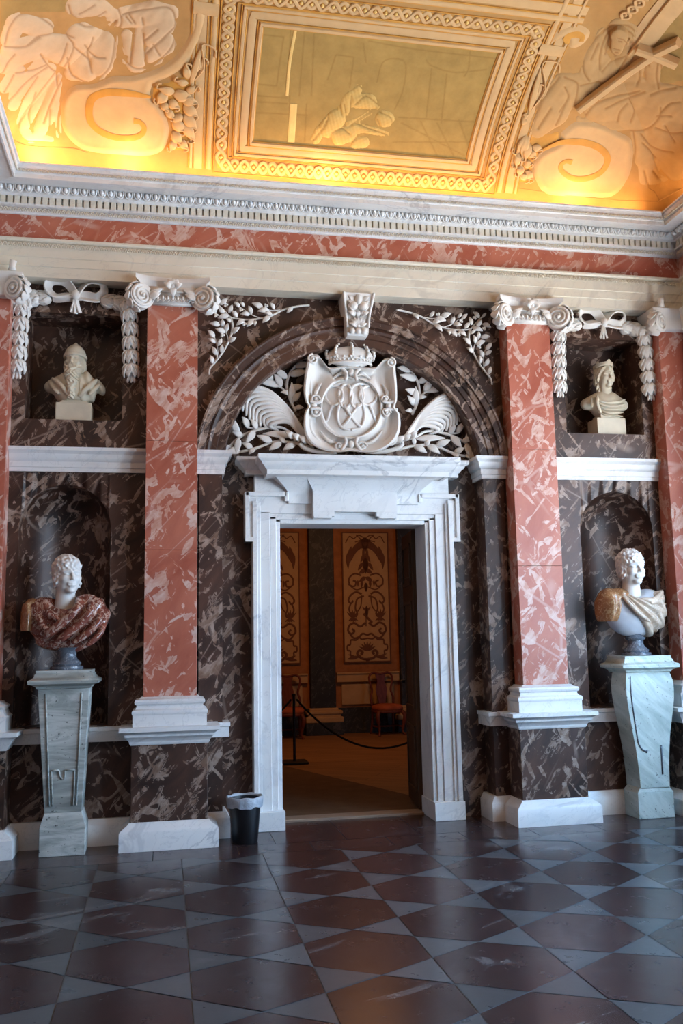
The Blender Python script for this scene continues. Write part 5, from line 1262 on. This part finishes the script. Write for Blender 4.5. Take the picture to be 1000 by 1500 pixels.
def spray(sg):
    st = [([(285, 340), (262, 290), (250, 240), (258, 195), (282, 160), (305, 138)], 7), ([(275, 305), (240, 255), (205, 235), (165, 228)], 5), ([(360, 492), (285, 470), (200, 465), (120, 492), (60, 505)], 7), ([(320, 448), (270, 430), (220, 405), (130, 416), (60, 445), (10, 490)], 7), ([(210, 408), (120, 410), (85, 405)], 5)]
    lv = [((230,240),(198,188)),((225,238),(118,215)),((190,222),(163,168)),((252,205),(198,168)),((258,192),(335,178)),((280,158),(345,148)),((302,142),(312,92)),((310,130),(390,92)),((268,300),(270,222)),((258,252),(314,236)),((275,300),(306,262)),((282,325),(318,325)),((262,270),(225,262)),
          ((285,470),(235,497)),((228,466),(178,498)),((190,465),(128,438)),((110,492),(68,468)),((62,502),(0,500)),((120,492),(95,515)),((130,414),(102,373)),((95,408),(68,362)),((55,440),(18,355)),((72,440),(28,425)),((120,418),(80,470)),((55,450),(42,512)),((275,440),(152,432)),((205,405),(192,368)),((280,465),(292,432)),((20,480),(-12,505)),((330,470),(352,440)),((240,468),(215,440))]
    p = MB()
    for pts, r in st: q = spl([tp(x, y, .02) for x, y in pts], 5); p.tube(q, r*.0018, 8)
    o = obj('laurel_spray', p if sg < 0 else shift(p.mirror()), M['stucco'], t, smooth=True)
    for i, (a, b) in enumerate(lv):
        p = MB(); q0, q1 = tp(*a, .02), tp(*b, .045); L = np.linalg.norm(q1-q0); p.leaf(q0, q1, min(.034, L*.27), (.2*math.sin(i*1.7), -1, .15*math.cos(i)), .008, .02, 7)
        obj('leaf', p if sg < 0 else shift(p.mirror()), M['stucco'], o, smooth=True)
for sg in (-1, 1): frond(sg); spray(sg)
for s in (-1, 1):
    m = MB()
    for k in range(4): a = tp(512+s*(150+28*k), 480-10*k, .10); b = tp(512+s*(190+26*k), 448-8*k, .13); m.leaf(a, b, .03, (0, -1, 0), .012, .03)
    m.tube([tp(512+s*x, y, .08) for x, y in spl([(60, 505), (130, 505), (190, 490), (210, 470)], 5)], .02, 8)
    obj('acanthus', m, M['stucco'], t, smooth=True)

# ------------------------------------------------------------------ portrait busts
HC, HS_, HR = None, None, None
def head(p, hair='curls', beard=0.0):
    """unit-height head, chin about z=-.5, crown about z=.5, facing -y"""
    ax_ = np.abs(p[:, 0]); ps = np.stack([ax_, p[:, 1], p[:, 2]], 1)
    d = ell(p, (0, .06, .14), (.315, .39, .34)); d = smin(d, ell(p, (0, -.09, -.13), (.255, .29, .37)), .10)
    d = smin(d, ell(ps, (.15, -.05, -.27), (.11, .19, .15)), .10); d = smin(d, ell(p, (0, -.27, -.415), (.115, .105, .085)), .07)
    d = smin(d, ell(ps, (.15, -.25, -.13), (.10, .10, .09)), .08)
    d = smin(d, cap(ps, (.04, -.355, .075), (.20, -.285, .06), .045, .035), .05)
    d = smax(d, -ell(ps, (.125, -.40, -.012), (.082, .085, .048)), .03)
    d = smin(d, ell(ps, (.125, -.295, -.014), (.068, .055, .042)), .012)
    d = smin(d, cap(ps, (.07, -.335, .02), (.19, -.30, .015), .016), .012)
    d = smin(d, cap(p, (0, -.365, .04), (0, -.445, -.13), .030, .034), .022); d = smin(d, ell(p, (0, -.452, -.140), (.036, .036, .032)), .015); d = smin(d, ell(ps, (.040, -.415, -.148), (.024, .036, .024)), .012)
    d = smin(d, ell(p, (0, -.360, -.265), (.115, .05, .08)), .04)
    d = smin(d, cap(ps, (0, -.398, -.244), (.075, -.368, -.258), .020, .011), .012); d = smin(d, cap(ps, (0, -.395, -.288), (.06, -.370, -.283), .025, .012), .012)
    d = smax(d, -cap(ps, (0, -.424, -.267), (.085, -.385, -.269), .008, .006), .006)
    d = smin(d, ell(ps, (.305, .05, -.05), (.045, .10, .135)), .03); d = smax(d, -ell(ps, (.355, .03, -.05), (.03, .055, .08)), .02)
    d = smin(d, cap(p, (0, .06, -.30), (0, .09, -1.0), .215, .29), .10)
    face = ell(p, (0, -.48, -.17), (.235, .30, .315))
    if hair == 'curls':
        h = ell(p, (0, .07, .16), (.365, .435, .375)); h = smin(h, ell(p, (0, .20, -.12), (.30, .27, .30)), .08); h = smin(h, ell(ps, (.275, -.04, -.12), (.085, .13, .22)), .05)
        b = np.minimum.reduce([np.sin(24*p[:, 0]+3*np.sin(9*p[:, 2]))*np.sin(24*p[:, 1]+3*np.sin(11*p[:, 0]))*np.sin(24*p[:, 2]+2*np.sin(8*p[:, 1])), np.full(len(p), .6)])
        h = h-.040*b-.014*np.sin(46*p[:, 0]+5*p[:, 2])*np.sin(43*p[:, 2]+4*p[:, 1])*np.sin(40*p[:, 1])
        d = smin(d, smax(h, -face, .03), .02)
    if hair == 'waves':
        h = ell(p, (0, .08, .15), (.37, .44, .37)); h = smin(h, ell(ps, (.32, .05, -.02), (.11, .20, .22)), .06); h = smin(h, ell(p, (0, .46, -.08), (.22, .20, .22)), .06); h = smin(h, cap(ps, (.28, .18, -.15), (.25, .06, -.75), .10, .06), .06)
        h = h-.022*np.sin(40*(p[:, 1]*.5+p[:, 2]*.5+.5*ax_)+4*np.sin(7*p[:, 1]))-.008*np.sin(60*p[:, 2]+20*p[:, 1])
        d = smin(d, smax(h, -face, .03), .02)
        cr = np.abs(np.hypot(p[:, 0]/.35, (p[:, 1]-.06)/.41)-1)*.38-.035; zt = .30+.05*(p[:, 1] < -9); cz_ = np.abs(p[:, 2]-.40+.12*p[:, 1])-.05
        ring = smax(cr, cz_, .02); ang = np.arctan2(p[:, 0], -(p[:, 1]-.05)); pk = .10*np.maximum(0, np.cos(ang*5))**2
        ring2 = smax(cr, np.abs(p[:, 2]-.48+.12*p[:, 1])-.02-pk, .02); d = smin(d, smin(ring, ring2, .02), .015)
    if hair == 'helmet':
        h = ell(p, (0, .06, .20), (.375, .45, .40)); h = smin(h, cap(p, (0, .05, .45), (0, .07, .68), .20, .05), .14)
        h = smax(h, -(p[:, 2]-.10-.25*p[:, 1]*0), .03)
        r = smax(np.abs(ell(p, (0, .06, .15), (.385, .46, .36)))-.03, np.abs(p[:, 2]-.15)-.055, .02); d = smin(smin(d, h, .02), r, .015)
        h = smin(ell(ps, (.29, .08, -.20), (.10, .20, .28)), ell(p, (0, .26, -.25), (.28, .2, .35)), .05)-.028*np.sin(26*p[:, 2]+6*np.sin(12*p[:, 1]))*np.sin(20*p[:, 1]+8*ax_)
        d = smin(d, h, .03)
    if beard:
        bd = smin(ell(p, (0, -.24, -.50), (.29, .22, .28)), cap(p, (0, -.30, -.60), (.02, -.36, -1.45), .25, .12), .08)
        bd = smin(bd, ell(ps, (.22, -.12, -.30), (.10, .16, .20)), .06)
        w = np.sin(30*ax_+5*np.sin(9*p[:, 2]+2*p[:, 0])+6*p[:, 2])*np.sin(12*p[:, 2]+8*ax_)
        bd = bd-.034*w-.012*np.sin(55*p[:, 0]+14*np.sin(8*p[:, 2]))
        ms = smin(cap(ps, (.02, -.43, -.215), (.16, -.37, -.33), .035, .03), cap(ps, (.16, -.37, -.33), (.19, -.30, -.52), .035, .02), .02)-.008*np.sin(60*ax_+30*p[:, 2])
        lips = ell(p, (0, -.48, -.275), (.075, .09, .03))
        d = smin(d, smax(smin(bd, ms, .02), -lips, .01), .02)
    return d
def rotz(p, a): c, s = math.cos(a), math.sin(a); return np.stack([p[:, 0]*c+p[:, 1]*s, -p[:, 0]*s+p[:, 1]*c, p[:, 2]], 1)
def sculpt(name, fn, lo, hi, h, mat, parent, **kw):
    v, f = nets(fn, lo, hi, h); return obj(name, (v, f.tolist()), mat, parent, smooth=True, recalc=False, **kw)
def head_obj(parent, c, H, yaw, mat, hair, beard=0, tilt=0.0, h=.0042, name='head', low=-.95):
    """c: centre of the head; yaw towards +x"""
    def fn(p):
        q = rotz((p-np.array(c)), yaw)/H; ca, sa = math.cos(tilt), math.sin(tilt); q = np.stack([q[:, 0], q[:, 1]*ca-q[:, 2]*sa, q[:, 1]*sa+q[:, 2]*ca], 1)
        d = head(q, hair, beard)*H; return np.maximum(d, (c[2]+low*H)-p[:, 2])
    e = .62*H; return sculpt(name, fn, (c[0]-e, c[1]-e*1.1, c[2]+low*H-.01), (c[0]+e, c[1]+e*1.1, c[2]+.80*H), h, mat, parent)
def arcs(p, o, lst, k=.018):
    """drapery folds: list of (polyline, radius)"""
    d = None
    for pts, r in lst:
        q = np.array(spl([np.array(o)+np.array(x) for x in pts], 4)); n = len(q); rr = r*np.interp(np.linspace(0, 1, n), [0, .15, .85, 1], [.55, 1, 1, .55])
        e = chain(p, q, rr); d = e if d is None else smin(d, e, k)
    return d

# --- bust of the left niche: white head, red breccia drapery
t = thing('portrait_bust', 'curly-haired bust with polished red-brown drapery, on the left pedestal', 'bust', (-2.39, -.16, 1.364))
o = (-2.40, -.16, 1.90)
head_obj(t, (-2.395, -.17, 2.105), .305, .45, M['statuary'], 'curls')
def f_torso(p):
    q = p-np.array(o)
    d = ell(q, (0, .01, -.19), (.275, .155, .215)); d = smin(d, ell(q, (-.17, .02, -.10), (.15, .12, .13)), .06); d = smin(d, ell(q, (.18, .02, -.12), (.155, .13, .16)), .06)
    r = np.hypot(q[:, 0]+.02, (q[:, 2]-.10)*1.05); ph = 58*r+1.2*np.sin(9*q[:, 0])+7*q[:, 0]
    d = d-.010*np.sin(ph)*(.6+.4*np.sin(5*q[:, 0]+11*q[:, 2]))
    d = smax(d, -ell(q, (0, -.05, .05), (.125, .13, .13)), .02)
    F = [([(.10, -.04, .015), (.10, -.13, -.06), (.02, -.165, -.15), (-.06, -.165, -.22), (-.13, -.14, -.28)], .034), ([(.19, -.04, .0), (.20, -.135, -.08), (.13, -.165, -.18), (.02, -.17, -.27), (-.06, -.14, -.34)], .030), ([(.26, -.03, -.05), (.26, -.11, -.16), (.19, -.15, -.25), (.08, -.155, -.33)], .028), ([(-.16, -.03, .0), (-.12, -.12, -.10), (-.04, -.16, -.15)], .024), ([(-.21, -.04, -.05), (-.17, -.13, -.18), (-.08, -.165, -.25)], .022), ([(.30, -.01, -.14), (.27, -.09, -.26), (.18, -.125, -.35)], .026), ([(.12, -.04, .02), (.21, -.05, .005), (.28, -.02, -.06)], .034)]
    return smin(d, arcs(p, o, F, .012), .022)
sculpt('drapery', f_torso, (-2.80, -.40, 1.45), (-2.00, .05, 1.98), .0055, M['breccia'], t)
def f_sl(p):
    q = p-np.array(o); d = ell(q, (-.255, .015, -.12), (.085, .11, .145)); d = smin(d, ell(q, (-.27, .01, -.20), (.075, .10, .08)), .03)
    return d-.012*np.sin(75*q[:, 0]+30*q[:, 1])*(q[:, 2] < -.02)
sculpt('sleeve', lambda p: np.maximum(f_sl(p), (o[2]-.235)-p[:, 2]), (-2.80, -.32, 1.62), (-2.50, .12, 1.96), .0055, M['amber'], t, label='amber brown sleeve')
m = MB(); m.lathe([(.125, 0), (.128, .012), (.125, .025), (.105, .03), (.112, .045), (.108, .058), (.085, .075), (.072, .10), (.072, .135), (.085, .155), (.105, .17)], (-2.385, -.15, 1.364), 32); obj('socle', m, M['bluegrey'], t, angle=40)

# --- bust of the right niche
t = thing('portrait_bust', 'curly-haired bust with striped beige drapery and brown sleeve, on the right pedestal', 'bust', (2.46, -.14, 1.364))
o = (2.47, -.14, 1.93)
head_obj(t, (2.475, -.15, 2.145), .318, .10, M['statuary'], 'curls')
def f_body(p):
    q = p-np.array(o); d = ell(q, (0, .01, -.20), (.255, .145, .205)); d = smin(d, ell(q, (-.16, .02, -.10), (.14, .12, .12)), .06); d = smin(d, ell(q, (.16, .02, -.10), (.14, .12, .12)), .06)
    return smax(d, -ell(q, (0, -.04, .06), (.11, .13, .12)), .03)
sculpt('tunic', f_body, (2.10, -.36, 1.50), (2.84, .05, 2.0), .006, M['grey_tunic'], t, label='pale grey tunic with carved neckline')
def f_dr(p):
    q = p-np.array(o); px_, pz_ = q[:, 0]+.155, q[:, 2]+.0; an = np.arctan2(pz_, px_); rr = np.hypot(px_, pz_)
    d = f_body(p)-.020-.016*np.sin(an*26+2.0*np.sin(6*rr))*np.clip(rr*6, .25, 1)
    d = smax(d, an+.33-.10*np.clip((rr-.25)*4, 0, 1), .02); d = smax(d, -(an+1.12-.25*rr), .02); d = np.where(px_ < 0, np.maximum(d, .02), d)
    s2 = ell(q, (.21, .0, -.16), (.085, .125, .20))-.010*np.sin(60*q[:, 0]+45*q[:, 2]); s2 = smax(s2, q[:, 2]+.0, .01)
    F = [([(-.16, -.06, .0), (-.12, -.14, -.10), (-.04, -.17, -.20), (.06, -.165, -.27)], .018), ([(.02, -.14, -.075), (.12, -.135, -.085), (.22, -.09, -.035), (.28, -.03, .0)], .022), ([(.10, -.15, -.11), (.20, -.11, -.09), (.28, -.04, -.06)], .020)]
    return smin(smin(d, s2, .02), arcs(p, o, F, .008), .012)
sculpt('drapery', f_dr, (2.20, -.40, 1.50), (2.86, .05, 2.0), .005, M['beige_alab'], t)
def f_sl2(p):
    q = p-np.array(o); d = ell(q, (-.24, -.01, -.12), (.11, .12, .15)); d = smin(d, ell(q, (-.26, -.01, -.21), (.085, .10, .09)), .03); d = smin(d, ell(q, (-.14, -.02, -.03), (.09, .10, .06)), .03)
    return d-.011*np.sin(70*q[:, 0]+45*q[:, 1])*np.clip((-.04-q[:, 2])*20, 0, 1)
sculpt('sleeve', lambda p: np.maximum(f_sl2(p), (o[2]-.265)-p[:, 2]), (2.06, -.30, 1.62), (2.50, .16, 2.0), .0055, M['amber'], t, label='brown pleated sleeve')
m = MB(); m.lathe([(.13, 0), (.132, .012), (.125, .025), (.105, .03), (.112, .045), (.105, .058), (.078, .075), (.068, .10), (.068, .13), (.085, .142), (.09, .155), (.075, .17), (.06, .18), (.07, .215)], (2.475, -.14, 1.364), 32); obj('socle', m, M['bluegrey'], t, angle=40)

# --- small ivory busts of the square niches
def small_bust(x, y, label, kind):
    t = thing('small_bust', label, 'bust', (x, y, SZ0+.001))
    z = SZ0+.001; mt = M['ivory']
    m = MB(); m.box(x-.145, x+.145, y-.10, y+.10, z, z+.165); obj('block', m, mt, t, bevel=.006)
    if kind == 'beard':
        m = MB(); m.frustum((x, y, z+.165), (.12, .085), (x, y, z+.20), (.085, .07)); obj('socle', m, mt, t, bevel=.006)
        head_obj(t, (x-.005, y-.03, z+.545), .235, -.18, mt, 'helmet', 1.0, .05, .0040, low=-1.62)
        o = np.array((x, y, z+.40))
        def fb(p):
            q = p-o; d = ell(q, (0, .0, -.12), (.17, .12, .15)); 
            for s in (-1, 1): d = smin(d, cap(q, (s*.08, .0, -.03), (s*.21, .02, -.085), .085, .045), .05)
            d = smax(d, -(q[:, 2]+.21), .01); d = d-.010*np.sin(45*q[:, 0]+26*np.abs(q[:, 0])+18*q[:, 2])*(np.abs(q[:, 0]) > .05)
            d = smin(d, arcs(p, o, [([(-.18, -.05, -.02), (-.10, -.12, -.10), (-.04, -.12, -.18)], .02), ([(.18, -.05, -.02), (.12, -.11, -.10), (.05, -.12, -.18)], .02), ([(.20, -.04, -.06), (.13, -.10, -.16)], .018), ([(-.20, -.04, -.06), (-.13, -.10, -.16)], .018)]), .015)
            return d
        sculpt('torso', fb, (x-.30, y-.20, z+.18), (x+.30, y+.16, z+.50), .005, mt, t)
    else:
        m = MB(); m.box(x-.10, x+.10, y-.09, y+.08, z+.165, z+.20); m.frustum((x, y, z+.20), (.085, .075), (x, y, z+.25), (.075, .07)); obj('socle', m, mt, t, bevel=.006)
        head_obj(t, (x+.0, y-.02, z+.585), .235, .10, mt, 'waves', 0, 0, .0042)
        o = np.array((x, y, z+.395))
        def fb(p):
            q = p-o; d = ell(q, (0, .0, -.10), (.15, .115, .125))
            for s in (-1, 1): d = smin(d, cap(q, (s*.06, .0, -.015), (s*.185, .02, -.075), .06, .055), .05)
            F = [([(-.15+.01*i, -.07, -.03-.036*i), (-.07+.01*i, -.118, -.085-.034*i), (.05, -.122, -.085-.034*i), (.17-.01*i, -.07, -.04-.042*i)], .011) for i in range(5)]+[([(-.12, -.08, -.02), (-.14, -.11, -.10), (-.11, -.11, -.18)], .018), ([(-.16, -.05, -.03), (-.18, -.08, -.12)], .016)]
            return smin(d, arcs(p, o, F, .006), .008)
        sculpt('torso', fb, (x-.30, y-.20, z+.17), (x+.30, y+.16, z+.50), .005, mt, t)
small_bust(-2.40, .16, 'ivory bearded bust with pointed helmet in the left square niche', 'beard')
small_bust(2.475, .14, 'ivory bust of a crowned woman in the right square niche', 'crown')

# ------------------------------------------------------------------ pedestals of the busts
t = thing('pedestal', 'grey-green banded marble tapering pedestal under the bust with red-brown drapery', 'pedestal', (-2.375, -.19, 0))
X0 = -2.372; yb, yf = -.068, -.33
m = MB(); m.box(X0-.165, X0+.165, yf, yb, 0, .215); m.frustum((X0, (yf+yb)/2, .215), (.165, (yb-yf)/2), (X0, (yf+yb)/2+.01, .31), (.135, (yb-yf)/2-.02)); obj('foot', m, M['green_l'], t, bevel=.004)
m = MB(); m.frustum((X0, (yf+yb)/2+.008, .31), (.135, (yb-yf)/2-.018), (X0-.012, (yf+yb)/2, 1.222), (.19, (yb-yf)/2)); obj('shaft', m, M['green_l'], t, bevel=.004)
m = MB()
fx = lambda s, z: X0-.012*(z-.31)/.912+s*(.135+.055*(z-.31)/.912); fyy = lambda z: (yf+.018)+(-.018)*(z-.31)/.912-.003
for s in (-1, 1): m.tube([(fx(s*.70, z), fyy(z), z) for z in (.36, 1.19)], .006, 6)
for s in (-1, 1): m.tube([(fx(s*.55, z), fyy(z), z) for z in (.36, .62)], .005, 6)
m.tube([(fx(s, z), fyy(z), z) for s, z in ((-.55, .62), (-.2, .62))], .006, 6); m.tube([(fx(s, z), fyy(z), z) for s, z in ((.1, .62), (.55, .62))], .006, 6)
m.tube([(fx(s, z), fyy(z), z) for s, z in spl([(-.2, .62), (-.12, .57), (.05, .555), (.1, .62)], 5)], .006, 6)
obj('panel_moulding', m, M['green_l'], t, smooth=True)
m = MB()
def capm(m, cx, cy, hx, hy, pr):
    pth = [(cx-hx, cy-hy), (cx+hx, cy-hy), (cx+hx, cy+hy), (cx-hx, cy+hy)]; m.sweep(pr+[(-.05, pr[-1][1]), (-.05, pr[0][1])], pth, True); m.box(cx-hx+.04, cx+hx-.04, cy-hy+.04, cy+hy-.04, pr[0][1]+.001, pr[-1][1]-.001)
capm(m, X0-.014, -.175, .19, .145, [(0, 1.222), (.008, 1.225), (.014, 1.24), (.04, 1.255), (.065, 1.262), (.068, 1.285), (.060, 1.295), (.045, 1.30), (.028, 1.315), (.022, 1.335), (.016, 1.338), (.016, 1.362)])
obj('cap', m, M['green_l'], t, angle=35)
t = thing('pedestal', 'pale green streaked marble pedestal with curved sides under the bust with beige drapery', 'pedestal', (2.475, -.19, 0))
X1 = 2.478; m = MB(); yb, yf = -.068, -.31
m.box(X1-.165, X1+.165, yf, yb, 0, .215); m.frustum((X1, (yf+yb)/2, .215), (.165, .121), (X1, (yf+yb)/2, .255), (.135, .11)); obj('foot', m, M['green_r'], t, bevel=.004)
m = MB(); rows = [(.25, .135, 0), (.40, .142, 0), (.55, .155, .0), (.70, .175, .0), (.85, .20, -.01), (1.0, .222, -.02), (1.12, .225, -.02), (1.18, .215, -.01), (1.222, .205, 0)]
rows = [tuple(q) for q in spl(rows, 4)]
for z, w, dyf in rows: m.v += [(X1-w, yf+dyf, z), (X1+w, yf+dyf, z), (X1+w, yb, z), (X1-w, yb, z)]
for i in range(len(rows)-1): m.f += [(4*i+k, 4*i+(k+1) % 4, 4*i+4+(k+1) % 4, 4*i+4+k) for k in range(4)]
L4 = 4*(len(rows)-1); m.f += [(0, 1, 2, 3), (L4, L4+1, L4+2, L4+3)]
obj('shaft', m, M['green_r'], t, angle=40, bevel=.003)
m = MB(); q = [(X1-w*.80, yf+dyf-.001, z) for z, w, dyf in rows if .62 < z < 1.2]; m.tube(q, .006, 6); m.tube(spl([q[0], (X1-.10, yf-.004, .575), (X1-.06, yf-.004, .555)], 5), [.006]*10+[.016], 6); m.tube([(X1+.075, yf-.002, .36), (X1+.08, yf-.002, .60)], .008, 6)
obj('incised_line', m, M['bluegrey'], t, smooth=True)
m = MB(); capm(m, X1, -.17, .205, .15, [(0, 1.222), (.008, 1.225), (.014, 1.24), (.04, 1.255), (.060, 1.262), (.063, 1.285), (.055, 1.295), (.04, 1.30), (.025, 1.315), (.018, 1.335), (.012, 1.338), (.012, 1.362)]); obj('cap', m, M['green_r'], t, angle=35)

# ------------------------------------------------------------------ waste bin
bx_, by_ = -1.005, -.235
t = thing('waste_bin', 'black waste bin with a white bag, left of the doorway', 'bin', (bx_, by_, 0))
m = MB(); m.lathe([(.096, 0), (.100, .006), (.128, .318), (.135, .322), (.135, .335), (.122, .335), (.118, .31), (.092, .02), (0.001, .02)], (bx_, by_, 0), 40); obj('body', m, M['black'], t, angle=40)
rr = random.Random(3); m = MB(); NB = 64; rows = [(.110, .20), (.124, .318), (.128, .345), (.138, .352), (.144, .342), (.142, .31), (.139, .285), (.137, .272)]
for j, (r, z) in enumerate(rows):
    for k in range(NB):
        a = 2*PI*k/NB; w = (.002*math.sin(9*a+1)+.002*math.sin(17*a+.5*j)+rr.uniform(-.0015, .0015))*(1 if j > 3 else .4); m.v.append((bx_+(r+w)*math.cos(a), by_+(r+w)*math.sin(a), z+(.005*math.sin(5*a)+.003*math.sin(11*a) if j == len(rows)-1 else .004*math.sin(7*a))))
for j in range(len(rows)-1): m.f += [(j*NB+k, j*NB+(k+1) % NB, (j+1)*NB+(k+1) % NB, (j+1)*NB+k) for k in range(NB)]
obj('bag', m, M['bag'], t, smooth=True)
